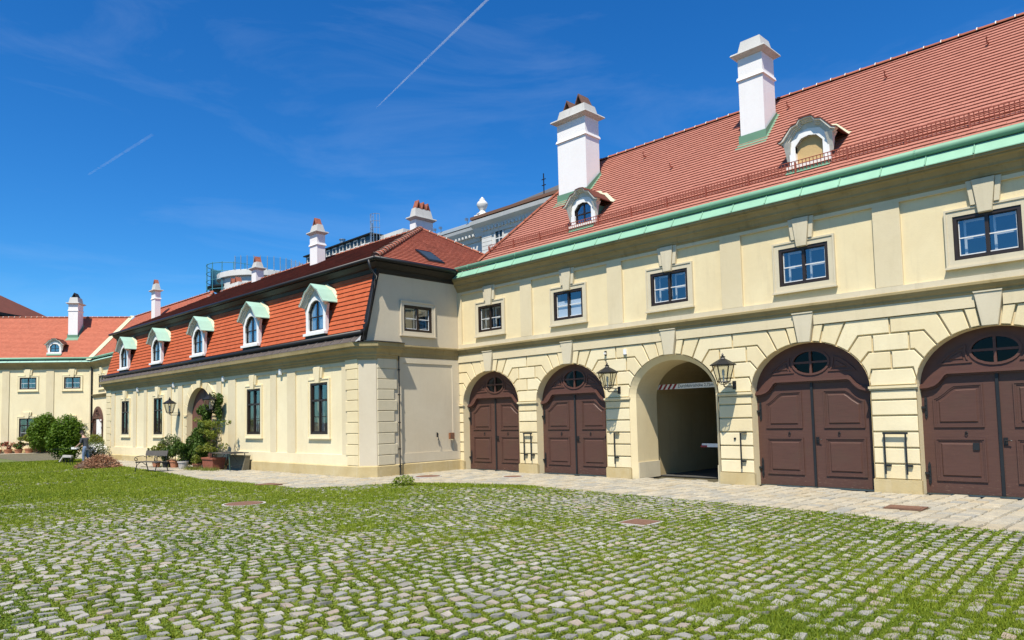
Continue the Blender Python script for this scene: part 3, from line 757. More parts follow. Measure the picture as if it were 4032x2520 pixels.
def ridge_tiles(parent, A, B, r, seg, mat='ridge_tile', cap=True, flare=1.12, name='ridge_tile', arc=PI):
    A = Vector(A); B = Vector(B); L = (B-A).length; n = max(1, round(L/seg)); d = (B-A)/n
    t = d.normalized(); side = t.cross(Vector((0, 0, 1))).normalized(); up = side.cross(t)
    K = 8; mesh = None
    for i in range(n):
        if mesh is None:
            mb = MB(); vs = []
            for kk, (f, rr) in enumerate(((-0.03, r*flare), (0.12, r), (1.0, r*0.92))):
                for k in range(K+1):
                    a = PI*k/K; vs.append(d*f + side*math.cos(a)*rr*1.0 + up*math.sin(a)*rr*0.8)
            f = []
            for q in range(2):
                for k in range(K): f.append((q*(K+1)+k, q*(K+1)+k+1, (q+1)*(K+1)+k+1, (q+1)*(K+1)+k))
            f.append(tuple(range(K+1)))
            mb.add(vs, f); o = mb.build(name, mat, parent, True); mesh = o.data
            if cap:
                mo = MB(); vs = []
                for f_ in (-0.075, -0.01):
                    for k in range(K+1):
                        a = PI*k/K; vs.append(d*f_ + side*math.cos(a)*r*1.16 + up*math.sin(a)*r*0.98)
                mo.add(vs, [(k, k+1, K+2+k, K+1+k) for k in range(K)]); mcap = mo.build('mortar_joint', 'mortar', o, True).data
        else:
            o = bpy.data.objects.new(name, mesh); COL.objects.link(o); o.parent = parent
            if cap:
                c_ = bpy.data.objects.new('mortar_joint', mcap); COL.objects.link(c_); c_.parent = o
        o.location = A + d*i
        o.scale = (1, 1, random.uniform(0.96, 1.05))
def chimney(parent, x0, x1, y0, y1, zb, zcap, ztop, band=None, flare=0.16, pots=(), plaster='white_plaster', flash=None, taper=0.08, pot_axis='x', potmat='pot_red'):
    c = MB(); c.box(x0, x1, y0, y1, zb, zcap-0.02)
    o = c.build('chimney', plaster, parent)
    if band: MB().frustum((x0-0.05, x1+0.05, y0-0.05, y1+0.05, band-0.05), (x0-0.03, x1+0.03, y0-0.03, y1+0.03, band+0.04)).build('band', plaster, o)
    k = MB(); f = flare
    k.frustum((x0-0.02, x1+0.02, y0-0.02, y1+0.02, zcap-0.10), (x0-f, x1+f, y0-f, y1+f, zcap-0.004))
    k.frustum((x0-f, x1+f, y0-f, y1+f, zcap), (x0-f*0.9, x1+f*0.9, y0-f*0.9, y1+f*0.9, zcap+0.05))
    k.build('cap_slab', 'cap_cement', o)
    MB().frustum((x0-0.01, x1+0.01, y0-0.01, y1+0.01, zcap+0.045), (x0+taper, x1-taper, y0+taper, y1-taper, ztop)).build('cap', 'cap_cement', o)
    for pu, wd, hh in pots:              # tent of two leaning tiles with a slot through it
        p = MB(); cy_ = (y0+y1)/2; ln = (y1-y0)*0.38
        for s in (-1, 1):
            if pot_axis == 'x':
                p.add([(pu+s*wd, cy_-ln, ztop-0.01), (pu+s*(wd-0.06), cy_-ln, ztop-0.01), (pu, cy_-ln, ztop+hh-0.06), (pu, cy_-ln, ztop+hh),
                       (pu+s*wd, cy_+ln, ztop-0.01), (pu+s*(wd-0.06), cy_+ln, ztop-0.01), (pu, cy_+ln, ztop+hh-0.06), (pu, cy_+ln, ztop+hh)],
                      [(0, 1, 2, 3), (4, 7, 6, 5), (0, 3, 7, 4), (1, 5, 6, 2), (0, 4, 5, 1)])
            else:
                cx_ = (x0+x1)/2; lx = (x1-x0)*0.36
                p.add([(cx_-lx, pu+s*wd, ztop-0.01), (cx_-lx, pu+s*(wd-0.06), ztop-0.01), (cx_-lx, pu, ztop+hh-0.06), (cx_-lx, pu, ztop+hh),
                       (cx_+lx, pu+s*wd, ztop-0.01), (cx_+lx, pu+s*(wd-0.06), ztop-0.01), (cx_+lx, pu, ztop+hh-0.06), (cx_+lx, pu, ztop+hh)],
                      [(0, 1, 2, 3), (4, 7, 6, 5), (0, 3, 7, 4), (1, 5, 6, 2), (0, 4, 5, 1)])
        p.build('chimney_pot', potmat, o)
    if flash:                            # copper apron where it meets the roof: (eave y, eave z, slope)
        ye, ze, t = flash; zz = lambda y: ze+(y-ye)*t
        a = MB(); e = 0.05; ya = y0-e
        a.add([(x0-e, ya, zz(ya)-0.05), (x1+e, ya, zz(ya)-0.05), (x1+e, ya, zz(y0)+0.24), (x0-e, ya, zz(y0)+0.24),
               (x1+e, y1, zz(y1)-0.05), (x1+e, y1, zz(y1)+0.16), (x0-e, y1, zz(y1)-0.05), (x0-e, y1, zz(y1)+0.16)],
              [(0, 1, 2, 3), (1, 4, 5, 2), (0, 3, 7, 6)])
        yb = y0-0.30; a.add([(x0-0.12, yb, zz(yb)+0.035), (x1+0.12, yb, zz(yb)+0.035), (x1+e, ya, zz(ya)+0.05), (x0-e, ya, zz(ya)+0.05)], [(0, 1, 2, 3)])
        a.add([(x1+0.12, yb, zz(yb)+0.04), (x1+0.12, y1, zz(y1)+0.04), (x1+e, y1, zz(y1)+0.06), (x1+e, ya, zz(ya)+0.06)], [(0, 1, 2, 3)])
        a.build('flashing', 'patina_dark', o, fix=False)
    return o
def gable(pts): return pts + [(-u, z) for u, z in reversed(pts) if abs(u) > 1e-6]
def dormer(parent, uc, yf, z0, back, outer, opening, hood, roofmat, proj=0.16, frame='white_paint', fill='glass', cheek='patina_dark', hood_mat='hood_grey', apron='patina_dark', hood_t=0.09, brk=True, ap_d=(0.20, 0.22), collar=None):
    """outline lists are right halves (u >= 0) going up to the middle; z relative to z0; yf = front plane (y), back = how far it runs into the roof"""
    full = lambda h: [(uc+u, z0+z) for u, z in gable(h)]
    d0 = -yf
    o = MB(); n = len(gable(outer)); fo, fi = full(outer), full(opening)
    o.ring(fo, fi, d0-0.14, d0)
    ob = o.build('dormer', frame, parent)
    for s in (-1, 1):
        ck = MB(); u = uc+s*(outer[0][0]-0.05); zt = z0+outer[1][1]
        ck.add([(u, yf+0.1, z0-0.3), (u, yf+back, z0-0.3), (u, yf+back, zt), (u, yf+0.1, zt), (u-s*0.04, yf+0.1, z0-0.3), (u-s*0.04, yf+back, z0-0.3), (u-s*0.04, yf+back, zt), (u-s*0.04, yf+0.1, zt)],
               [(0, 1, 2, 3), (4, 7, 6, 5), (0, 3, 7, 4), (3, 2, 6, 7)])
        ck.build('cheek', cheek, ob)
    hf = full(hood); hi = [(uc+u*0.90, z0+z-hood_t*1.15) for u, z in gable(hood)]
    # moulded hood: front band in two steps, then the roof skin running back
    h = MB(); m = len(hf)
    for (a, b, dd) in ((1.0, 0.0, proj), (0.93, 0.55*hood_t, proj*0.55), (0.87, 1.0*hood_t, proj*0.3)):
        o1 = [(uc+u*a, z0+z-b) for u, z in gable(hood)]; i1 = [(uc+u*a*0.93, z0+z-b-hood_t*0.6) for u, z in gable(hood)]
        v = [(u, yf-dd, z) for u, z in o1] + [(u, yf-dd, z) for u, z in i1] + [(u, yf+0.02, z) for u, z in o1] + [(u, yf+0.02, z) for u, z in i1]
        f = []
        for i in range(m-1): f += [(i, i+1, m+i+1, m+i), (2*m+i, 2*m+i+1, i+1, i), (m+i, m+i+1, 3*m+i+1, 3*m+i)]
        f += [(0, m, 3*m, 2*m), (m-1, 2*m-1, 4*m-1, 3*m-1)]
        h.add(v, f)
    # tympanum closing the space between opening frame and hood
    ty = MB(); ty.prism([(uc+u*0.9, z0+z-hood_t) for u, z in gable(hood)], d0-0.16, d0-0.13)
    h.build('hood', hood_mat, ob)
    tp_o = [(uc+u*0.90, z0+z-hood_t*0.8) for u, z in gable(hood)]; tp_o = [(uc+outer[0][0]*0.98, z0+outer[1][1]-0.25)] + tp_o + [(uc-outer[0][0]*0.98, z0+outer[1][1]-0.25)]
    opn = [(u, z) for u, z in fi if z > z0+outer[1][1]-0.25] ; opn = [(max(u for u, z in fi), z0+outer[1][1]-0.25)] + opn + [(min(u for u, z in fi), z0+outer[1][1]-0.25)]
    tyb = MB(); tyb.prism(tp_o + opn[::-1], d0-0.12, d0-0.012); tyb.build('tympanum', hood_mat, ob)
    rf = MB(); v = [(u, yf-proj-0.012, z+0.012) for u, z in hf] + [(u, yf+back+0.9, z+0.012) for u, z in hf] + [(u, yf-proj-0.012, z-0.02) for u, z in hf] + [(u, yf+back+0.9, z-0.02) for u, z in hf]
    f = []
    for i in range(m-1): f += [(i, i+1, m+i+1, m+i), (2*m+i, 3*m+i, 3*m+i+1, 2*m+i+1), (i, 2*m+i, 2*m+i+1, i+1)]
    f += [(0, m, 3*m, 2*m), (m-1, 3*m-1, 4*m-1, 2*m-1)]
    rf.add(v, f); rf.build('dormer_roof', roofmat, ob)
    if collar:
        cq = MB(); ca_, cb_ = yf+collar, yf+collar+0.10; v = [(uc+(u-uc)*1.02, ca_, z+0.016) for u, z in hf] + [(uc+(u-uc)*1.12, cb_, z+0.085) for u, z in hf]
        cq.add(v, [(i, i+1, m+i+1, m+i) for i in range(m-1)]); cq.build('flashing', 'patina_yellow', ob, fix=False)
    ty2 = MB(); tp = [(uc+u, z0+z) for u, z in gable(outer)]
    top = [(uc+u*0.86, z0+z-hood_t) for u, z in gable(hood)]
    if brk:
        for s in (-1, 1):
            s_ = MB(); u = uc+s*(outer[0][0]+0.035); zz = z0+outer[1][1]
            s_.add([(u-0.055, yf+0.05, zz-0.42), (u+0.055, yf+0.05, zz-0.42), (u+0.075, yf-0.05, zz-0.1), (u-0.075, yf-0.05, zz-0.1), (u+0.1, yf-0.1, zz+0.05), (u-0.1, yf-0.1, zz+0.05), (u-0.1, yf+0.1, zz+0.05), (u+0.1, yf+0.1, zz+0.05)],
                   [(0, 1, 2, 3), (3, 2, 4, 5), (5, 4, 7, 6), (0, 3, 5, 6), (1, 7, 4, 2)])
            s_.build('scroll_bracket', hood_mat, ob)
    MB().box(uc-outer[0][0]-0.06, uc+outer[0][0]+0.06, yf-0.10, yf+0.05, z0+outer[0][1]-0.09, z0+outer[0][1]+0.01).build('sill', frame, ob)
    ap = MB(); ap.add([(uc-outer[0][0]-0.06, yf-ap_d[0], z0-ap_d[1]), (uc+outer[0][0]+0.06, yf-ap_d[0], z0-ap_d[1]), (uc+outer[0][0]+0.02, yf-0.0, z0+0.0), (uc-outer[0][0]-0.02, yf-0.0, z0+0.0)], [(0, 1, 2, 3)])
    if apron: ap.build('apron', apron, ob, fix=False)
    if fill == 'board':
        MB().prism(fi, d0-0.16, d0-0.12).build('blind_panel', 'ochre_board', ob)
    else:
        wfo = fi; wfi = inset(fi, 0.045) if area(fi) > 0 else inset(fi, 0.045)
        fr = MB(); fr.ring(wfo, wfi, d0-0.12, d0-0.06)
        us = [u for u, z in fi]; zs = [z for u, z in fi]
        fr.box(uc-0.02, uc+0.02, -(d0-0.07), -(d0-0.115), min(zs), max(zs)); zm = min(zs)+(max(zs)-min(zs))*0.46
        fr.box(min(us), max(us), -(d0-0.068), -(d0-0.112), zm-0.018, zm+0.018)
        fr.build('casement', 'window_brown', ob)
        pn = MB(); pn.prism(fi, d0-0.102, d0-0.098); pn.build('pane', 'glass', ob)
        x0_, x1_ = min(us), max(us); bk_ = MB(); bk_.prism([(u, z) for u, z in fi], d0-0.135, d0-0.130); bk_.build('room', 'interior', ob)
        if fill == 'curtain':
            for sg in (-1, 1):
                cu = MB(); n = 10; wv = (x1_-x0_)*(0.36 if sg > 0 else 0.30); e0 = x1_-0.03-wv if sg > 0 else x0_+0.03
                lo = [(e0+wv*i/n, yf+0.116+0.006*math.sin(i*1.9), min(zs)) for i in range(n+1)]; hi_ = [(p[0], p[1], max(zs)-abs(p[0]-uc)*0.55-0.02) for p in lo]
                cu.add(lo+hi_, [(i, i+1, n+2+i, n+1+i) for i in range(n)]); cu.build('curtain', 'curtain_pale', ob, fix=False)
    return ob
from mathutils.geometry import tessellate_polygon
def holed(mb, outer, holes, d0, d1):
    """plate with holes between depths d0 and d1"""
    loops = [outer]+holes; pts = [p for l in loops for p in l]
    tri = tessellate_polygon([[Vector((u, z, 0)) for u, z in l] for l in loops]); n = len(pts)
    v = [(u, -d0, z) for u, z in pts] + [(u, -d1, z) for u, z in pts]
    f = [tuple(t) for t in tri] + [tuple(i+n for i in t) for t in tri]
    o = 0
    for l in loops:
        m = len(l)
        for i in range(m):
            j = (i+1) % m; f.append((o+i, o+j, n+o+j, n+o+i))
        o += m
    return mb.add(v, f)
def copy_tree(o, parent=None):
    c = o.copy(); COL.objects.link(c); c.parent = parent
    for ch in o.children: copy_tree(ch, c)
    return c
GA, GS, GRISE = 1.52, 2.50, 1.24          # gate arch: half width, springing, rise
def make_gate(parent):
    dl = -0.22
    half = [(0, 2.79), (0.93, 2.79), (0.99, 2.755), (1.05, 2.67), (1.12, 2.59), (1.21, 2.525), (1.34, 2.487), (1.52, 2.475)]
    tc_ = [(-u, z) for u, z in reversed(half)] + half[1:]
    top = arch_pts(0, GA+0.03, GS, GRISE+0.02, 28)
    top = [p for p in top if p[1] > 2.5]
    ell = lambda rx, rz, n=28: [(rx*math.cos(2*PI*i/n), 3.235+rz*math.sin(2*PI*i/n)) for i in range(n)]
    tym = MB(); holed(tym, tc_ + top, [ell(0.46, 0.30)], dl-0.05, dl+0.015)
    g = tym.build('gate', 'gate_brown_light', parent)
    fr = MB(); fr.ring(ell(0.50, 0.34), ell(0.445, 0.285), dl-0.02, dl+0.04); fr.box(-0.028, 0.028, -(dl+0.03), -(dl-0.03), 2.94, 3.53); fr.box(-0.46, 0.46, -(dl+0.028), -(dl-0.028), 3.208, 3.262)
    fr.build('oculus_frame', 'gate_brown_light', g)
    for i in range(4):
        a0 = i*PI/2
        pn = MB(); pts = [(0.02*(1 if i in (0, 3) else -1), 3.235+0.02*(1 if i < 2 else -1))] + [(0.45*math.cos(a0+PI/2*k/8), 3.235+0.29*math.sin(a0+PI/2*k/8)) for k in range(9)]
        pn.prism(pts, dl-0.028, dl-0.018); pn.build('pane', 'glass_dark', g)
    MB().prism(ell(0.5, 0.34), dl-0.30, dl-0.28).build('dark_space', 'interior', g)
    for s in (-1, 1):       # curved triangular panels beside the oculus
        base = [(s*0.44, 2.975), (s*1.13, 2.965), (s*0.90, 3.20), (s*0.72, 3.31), (s*0.54, 3.385), (s*0.56, 3.25), (s*0.52, 3.08)]
        if area(base) < 0: base = base[::-1]
        p = MB(); p.ring(base, inset(base, 0.035), dl, dl+0.04); p.prism(inset(inset(base, 0.035), 0.055), dl, dl+0.034, 0.014); p.build('spandrel_panel', 'gate_brown_light', g)
    mo = MB()
    for up_, dn, dd in ((0.060, 0.005, 0.075), (0.015, -0.045, 0.115), (-0.03, -0.085, 0.05)):
        a = [(u, z+up_) for u, z in tc_]; b = [(u, z+dn) for u, z in tc_]; n = len(a)
        v = [(u, -(dl+dd), z) for u, z in a]+[(u, -(dl+dd), z) for u, z in b]+[(u, -(dl-0.02), z) for u, z in a]+[(u, -(dl-0.02), z) for u, z in b]; f = []
        for i in range(n-1): f += [(i, i+1, n+i+1, n+i), (2*n+i, 2*n+i+1, i+1, i), (n+i, n+i+1, 3*n+i+1, 3*n+i)]
        mo.add(v, f)
    mo.build('transom_moulding', 'gate_brown_light', g)
    for s in (-1, 1):
        lf = MB(); pl = [(s*0.005, 0.03), (s*1.505, 0.03), (s*1.505, 2.50)] + [(s*u, z+0.01) for u, z in reversed(half)]
        lf.prism(pl, dl-0.05, dl); leaf = lf.build('door_leaf', 'gate_brown', g)
        upp = [(s*0.28, 1.53), (s*1.27, 1.53), (s*1.27, 2.20), (s*1.18, 2.235), (s*1.06, 2.32), (s*0.95, 2.42), (s*0.84, 2.49), (s*0.28, 2.50)]
        low = [(s*0.28, 0.315), (s*1.27, 0.315), (s*1.27, 1.28), (s*0.28, 1.28)]
        for q in (upp, low):
            if area(q) < 0: q = q[::-1]
            a = MB(); a.ring(q, inset(q, 0.03), dl-0.01, dl+0.030); a.ring(inset(q, 0.028), inset(q, 0.062), dl-0.01, dl+0.016)
            f_ = inset(q, 0.115); a.prism(f_, dl-0.01, dl+0.024, 0.02); a.build('panel', 'gate_brown', g)
        for zc in (1.99, 0.47):
            h = MB(); x = s*1.42
            h.prism([(x-0.028, zc-0.2), (x, zc-0.27), (x+0.028, zc-0.2), (x+0.028, zc+0.2), (x, zc+0.27), (x-0.028, zc+0.2)], dl, dl+0.022)
            for k in (-0.16, -0.05, 0.06, 0.17): h.lathe([(0.016, 0), (0.012, 0.012)], 6, (x, 0, 0)) if False else h.box(x-0.012, x+0.012, -(dl+0.034), -(dl+0.02), zc+k-0.012, zc+k+0.012)
            h.box(min(x, s*1.56), max(x, s*1.56), -(dl+0.06), -(dl+0.02), zc-0.02, zc+0.03); h.box(s*1.56-0.025, s*1.56+0.025, -(dl+0.075), -(dl+0.01), zc-0.14, zc+0.045)
            h.build('strap_hinge', 'iron', g)
        rg = MB(); cx_ = s*0.64
        rg.tube([(cx_+0.028*math.sin(t), -(dl+0.02), 1.385+0.04*math.cos(t)) for t in [2*PI*i/12 for i in range(13)]], 0.008, 5); rg.box(cx_-0.012, cx_+0.012, -(dl+0.03), -dl, 1.415, 1.44); rg.build('pull_ring', 'iron', g)
    MB().box(-0.030, 0.030, -(dl+0.035), -(dl-0.01), 0.03, 2.70).build('centre_bar', 'iron', g)
    hd = MB(); hd.box(0.05, 0.13, -(dl+0.018), -dl, 1.13, 1.30); hd.tube([(0.09, -(dl+0.01), 1.235), (0.09, -(dl+0.07), 1.235), (0.19, -(dl+0.075), 1.24), (0.215, -(dl+0.075), 1.225)], 0.013, 6); hd.build('door_handle', 'black_metal', g)
    MB().box(-1.5, 1.5, -(dl-0.03), -(dl-0.10), -0.02, 0.032).build('threshold', 'greystone', g)
    return g

# ------------------------------------------------------------------ coach house (the long building on the right)
RBY = 18.18
rb = thing('coach_house', 'long cream coach house with brown arched gates and rose tiled roof at right', 'building', (0, RBY, 0))
BAY = [-19.58, -15.65, -11.67, -7.63, -3.58, 0.46]; RX0, RX1 = -21.40, 2.6; PAS = 2
lw = MB(); DB = -0.062
edges = [(c-GA, c+GA) for c in BAY]
x = RX0
for c in BAY:
    lw.quad((x, -DB, 0), (c-GA, -DB, 0), (c-GA, -DB, 4.5), (x, -DB, 4.5))
    ap = arch_pts(c, GA, GS, GRISE, 28)[::-1]
    for (u0, z0), (u1, z1) in zip(ap[:-1], ap[1:]): lw.quad((u0, -DB, z0), (u1, -DB, z1), (u1, -DB, 4.5), (u0, -DB, 4.5))
    x = c+GA
lw.quad((x, -DB, 0), (RX1, -DB, 0), (RX1, -DB, 4.5), (x, -DB, 4.5))
lw.quad((RX1, -DB, 0), (RX1, 8, 0), (RX1, 8, 7.6), (RX1, -DB, 7.6)); lw.quad((RX1, 8, 0), (RX0, 8, 0), (RX0, 8, 7.6), (RX1, 8, 7.6))
lw.build('lower_wall', 'tan', rb, fix=False)
for i, c in enumerate(BAY):     # reveals of the openings
    rv = MB(); rv_front = rv; pr = [(c+GA, 0)] + arch_pts(c, GA, GS, GRISE, 28) + [(c-GA, 0)]
    if i == PAS:
        q = 0.15; pr2 = [(c+GA-q, 0)] + arch_pts(c, GA-q, GS, GRISE-q, 28) + [(c-GA+q, 0)]
        pr3 = [(c+GA, 0)] + arch_pts(c, GA, GS, GRISE+0.02, 28) + [(c-GA, 0)]
        rv2 = MB()
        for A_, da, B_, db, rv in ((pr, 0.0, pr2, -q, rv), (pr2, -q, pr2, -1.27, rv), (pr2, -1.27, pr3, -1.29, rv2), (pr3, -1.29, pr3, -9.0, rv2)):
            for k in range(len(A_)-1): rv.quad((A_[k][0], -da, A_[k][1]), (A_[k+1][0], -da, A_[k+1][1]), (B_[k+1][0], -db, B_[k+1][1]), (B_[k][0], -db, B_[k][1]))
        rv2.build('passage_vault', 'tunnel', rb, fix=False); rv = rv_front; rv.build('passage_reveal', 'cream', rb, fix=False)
        MB().box(c-GA, c+GA, 8.8, 8.9, 0, 3.9).build('passage_end_gate', 'gate_brown', rb)
        for s in (-1, 1): MB().box(c+s*(GA-q)-0.03, c+s*(GA-q)+0.03, 0.16, 1.3, 0, 0.5).build('passage_plinth', 'greystone', rb)
        MB().box(c-GA, c+GA, 1.6, 8.8, -0.02, 0.004).build('passage_floor', 'asphalt', rb)
    else:
        for k in range(len(pr)-1): rv.quad((pr[k][0], -0.0, pr[k][1]), (pr[k+1][0], -0.0, pr[k+1][1]), (pr[k+1][0], 0.42, pr[k+1][1]), (pr[k][0], 0.42, pr[k][1]))
        rv.build('gate_reveal', 'cream', rb, fix=False)
gate0 = make_gate(rb); first = True
for i, c in enumerate(BAY):
    if i == PAS: continue
    g_ = gate0 if first else copy_tree(gate0, rb); first = False
    g_.location = (c-0.01, 0.10, 0)
    if i == 4: MB().box(-0.52, -0.40, 0.22-0.05, 0.215, 1.02, 1.18).build('letter_box', 'iron', g_)
# rusticated piers and spandrels
def block(poly, name='rustic_block', mat='cream', gap=0.021, d1=0.0, d0=-0.066, ch=0.010, parent=rb):
    if area(poly) < 0: poly = poly[::-1]
    MB().prism(inset(poly, gap), d0, d1, ch).build(name, mat, parent)
def arc_between(c, u0, u1, n=5): return [(u0+(u1-u0)*k/n, arch_z(u0+(u1-u0)*k/n, c, GA, GS, GRISE)) for k in range(n+1)]
ZC = [0.32, 0.685, 1.065, 1.44, 1.82, 2.19, 2.43]
piers = [(RX0, BAY[0]-GA)] + [(BAY[i]+GA, BAY[i+1]-GA) for i in range(len(BAY)-1)] + [(BAY[-1]+GA, RX1)]
for pi, (a, b) in enumerate(piers):
    for z0, z1 in zip(ZC[:-1], ZC[1:]): block(rect(a-0.005, b+0.005, z0, z1), 'pier_course', 'cream_pale' if random.random() < 0.6 else 'cream', 0.021)
    MB().box(a-0.012 if pi else a, b+0.012, -0.045, 0.06, -0.03, 0.325).build('plinth_block', 'plinth', rb)
    im = MB(); im.box(a-0.02 if pi else a, b+0.02, -0.02, 0.05, 2.43, 2.47); im.box(a-0.03 if pi else a, b+0.03, -0.05, 0.05, 2.47, 2.525); im.build('impost', 'cream', rb)
    hasL, hasR = pi > 0, pi < len(BAY)
    m_ = (a+b)/2 if (hasL and hasR) else (b+ (4.03/2-GA) if not hasR else b-(GA-GA) )
    if hasL and hasR:
        cl, crr = BAY[pi-1], BAY[pi]; m = (cl+crr)/2; hl = m-cl
        def L_(x): return m-x
        def R_(x): return m+x
        def sym(pts): return pts
        # course A
        A_ = arc_between(cl, cl+GA-0.001, L_(0.52+0.0), 3); B_ = arc_between(crr, R_(0.52), crr-GA+0.001, 3)
        zz = lambda x: arch_z(L_(x), cl, GA, GS, GRISE)
        block([(a, 2.525)] + A_ + [(L_(0.45), 2.927), (R_(0.45), 2.927)] + B_ + [(b, 2.525)], mat='cream_pale')
        block(arc_between(cl, L_(0.52), L_(0.70), 3) + [(L_(0.50), 3.35), (m, 3.35), (m, 2.927), (L_(0.45), 2.927)])
        block([(m, 2.927), (m, 3.35), (R_(0.50), 3.35)] + arc_between(crr, R_(0.70), R_(0.52), 3) + [(R_(0.45), 2.927)], mat='cream_pale')
        block(arc_between(cl, L_(0.70), L_(0.98), 4) + [(L_(0.72), 3.767), (L_(0.40), 3.767), (L_(0.40), 3.35), (L_(0.50), 3.35)])
        block(rect(L_(0.40), R_(0.40), 3.35, 3.767), mat='cream_pale')
        block([(R_(0.40), 3.35), (R_(0.40), 3.767), (R_(0.72), 3.767)] + arc_between(crr, R_(0.98), R_(0.70), 4) + [(R_(0.50), 3.35)])
        block(arc_between(cl, L_(0.98), L_(1.27), 4) + [(L_(1.0), 4.165), (m, 4.165), (m, 3.767), (L_(0.72), 3.767)], mat='cream_pale')
        block([(m, 3.767), (m, 4.165), (R_(1.0), 4.165)] + arc_between(crr, R_(1.27), R_(0.98), 4) + [(R_(0.72), 3.767)])
        for s, c in ((-1, cl), (1, crr)):
            P_ = lambda x: m+s*x
            e1, e2, e3 = hl-0.75, hl-0.38, hl-0.16
            block(arc_between(c, P_(1.27), P_(e2+0.0), 3)[0:] + [(P_(hl-0.50), 4.165), (P_(1.0), 4.165)], 'voussoir')
            block(arc_between(c, P_(e2), P_(e3), 3) + [(P_(hl-0.235), 4.165), (P_(hl-0.50), 4.165)], 'voussoir', d1=0.018)
    else:
        c = BAY[0] if not hasL else BAY[-1]; s = -1 if not hasL else 1
        end = RX0 if not hasL else RX1
        z_ = lambda x: arch_z(c+s*x, c, GA, GS, GRISE)
        block(sorted([(end, 2.525), (end, 2.9)], key=lambda p: p[1]) + [(c+s*1.47, 2.9)] + arc_between(c, c+s*1.47, c+s*GA, 2))
        block([(end, 2.9), (end, 3.35), (c+s*1.50, 3.35)] + arc_between(c, c+s*1.32, c+s*1.47, 3))
        block([(end, 3.35), (end, 3.767), (c+s*1.30, 3.767)] + arc_between(c, c+s*1.04, c+s*1.32, 3) + [(c+s*1.50, 3.35)])
        block([(end, 3.767), (end, 4.165), (c+s*1.02, 4.165)] + arc_between(c, c+s*0.75, c+s*1.04, 3) + [(c+s*1.30, 3.767)])
        block(arc_between(c, c+s*0.38, c+s*0.75, 3) + [(c+s*1.02, 4.165), (c+s*0.5, 4.165)], 'voussoir')
        block(arc_between(c, c+s*0.16, c+s*0.38, 3) + [(c+s*0.5, 4.165), (c+s*0.235, 4.165)], 'voussoir', d1=0.018)
for c in BAY:
    k = MB(); k.prism([(c-0.15, 3.735), (c+0.15, 3.735), (c+0.265, 4.47), (c-0.265, 4.47)], -0.1, 0.09, 0.012)
    k.prism([(c-0.265, 4.47), (c+0.265, 4.47), (c+0.275, 4.50), (c-0.275, 4.50)], -0.05, 0.11); k.build('keystone', 'greystone', rb)
xs = [RX0] + [v for c in BAY for v in (c-0.26, c+0.26)] + [RX1]
for a, b in zip(xs[::2], xs[1::2]): MB().box(a, b, -0.035, 0.05, 4.165, 4.46).build('frieze_band', 'tan', rb)
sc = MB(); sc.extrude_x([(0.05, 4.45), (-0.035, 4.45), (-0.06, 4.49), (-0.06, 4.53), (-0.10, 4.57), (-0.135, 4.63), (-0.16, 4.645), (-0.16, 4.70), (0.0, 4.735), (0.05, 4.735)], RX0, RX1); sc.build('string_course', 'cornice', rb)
# upper storey
WX = [-19.50, -15.61, -11.63, -7.585, -3.54, 0.50]; WZ0, WZ1, WW = 5.26, 6.25, 1.28; DP = -0.075
uw = MB(); wall_with_holes(uw, RX0, RX1, 4.7, 7.45, DP, [(c-WW/2, c+WW/2, WZ0, WZ1) for c in WX]); uw.build('upper_wall', 'cream', rb, fix=False)
PIL = [(-21.40, -21.13), (-17.86, -17.30), (-13.92, -13.34), (-9.91, -9.29), (-5.855, -5.25), (-1.83, -1.22), (2.2, 2.6)]
for a, b in PIL: MB().prism(rect(a, b, 4.87, 6.85), DP-0.02, 0.0, 0.006).build('pilaster', 'tan', rb)
MB().box(RX0, RX1, 0.0, 0.1, 4.735, 4.87).build('base_band', 'greystone', rb)
MB().box(RX0, RX1, 0.0, 0.1, 6.85, 7.0).build('upper_frieze', 'tan', rb)
fills = ['inner', 'blind', 'inner', 'inner', 'inner', 'dark']
for c, f_ in zip(WX, fills): window(rb, c, WZ0, WZ1, WW, DP, fill=f_, surround='greystone', band=0.135, key_top=6.98, deep=0.055)
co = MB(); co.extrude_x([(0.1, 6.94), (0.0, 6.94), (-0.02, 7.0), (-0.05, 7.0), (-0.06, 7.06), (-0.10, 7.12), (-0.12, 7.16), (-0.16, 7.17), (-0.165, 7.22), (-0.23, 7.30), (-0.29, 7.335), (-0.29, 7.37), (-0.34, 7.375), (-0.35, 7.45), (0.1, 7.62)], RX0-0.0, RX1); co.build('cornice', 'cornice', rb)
x = RX0-0.25; k = 0
while x < RX1:
    x1 = min(x+0.95, RX1); f_ = MB(); f_.add([(x+0.004, -0.375, 7.455), (x1-0.004, -0.375, 7.455), (x1-0.004, -0.20, 7.71), (x+0.004, -0.20, 7.71), (x+0.004, -0.375, 7.435), (x1-0.004, -0.375, 7.435)], [(0, 1, 2, 3), (4, 5, 1, 0)])
    f_.add([(x1-0.03, -0.38, 7.46), (x1, -0.38, 7.46), (x1, -0.205, 7.715), (x1-0.03, -0.205, 7.715), (x1-0.015, -0.395, 7.475), (x1-0.015, -0.22, 7.73)], [(0, 4, 5, 3), (4, 1, 2, 5), (0, 1, 4)])
    f_.build('copper_sheet', 'patina', rb, fix=False); x = x1
gt = MB(); gt.tube([(RX0-0.15, -0.20, 7.82), (RX1, -0.20, 7.82)], 0.095, 14); gto = gt.build('gutter', 'patina_gutter', rb, True)
for k in range(9): MB().tube([(-20.4+k*2.6, -0.20, 7.82), (-20.36+k*2.6, -0.20, 7.82)], 0.103, 14).build('gutter_joint', 'patina_gutter', gto)
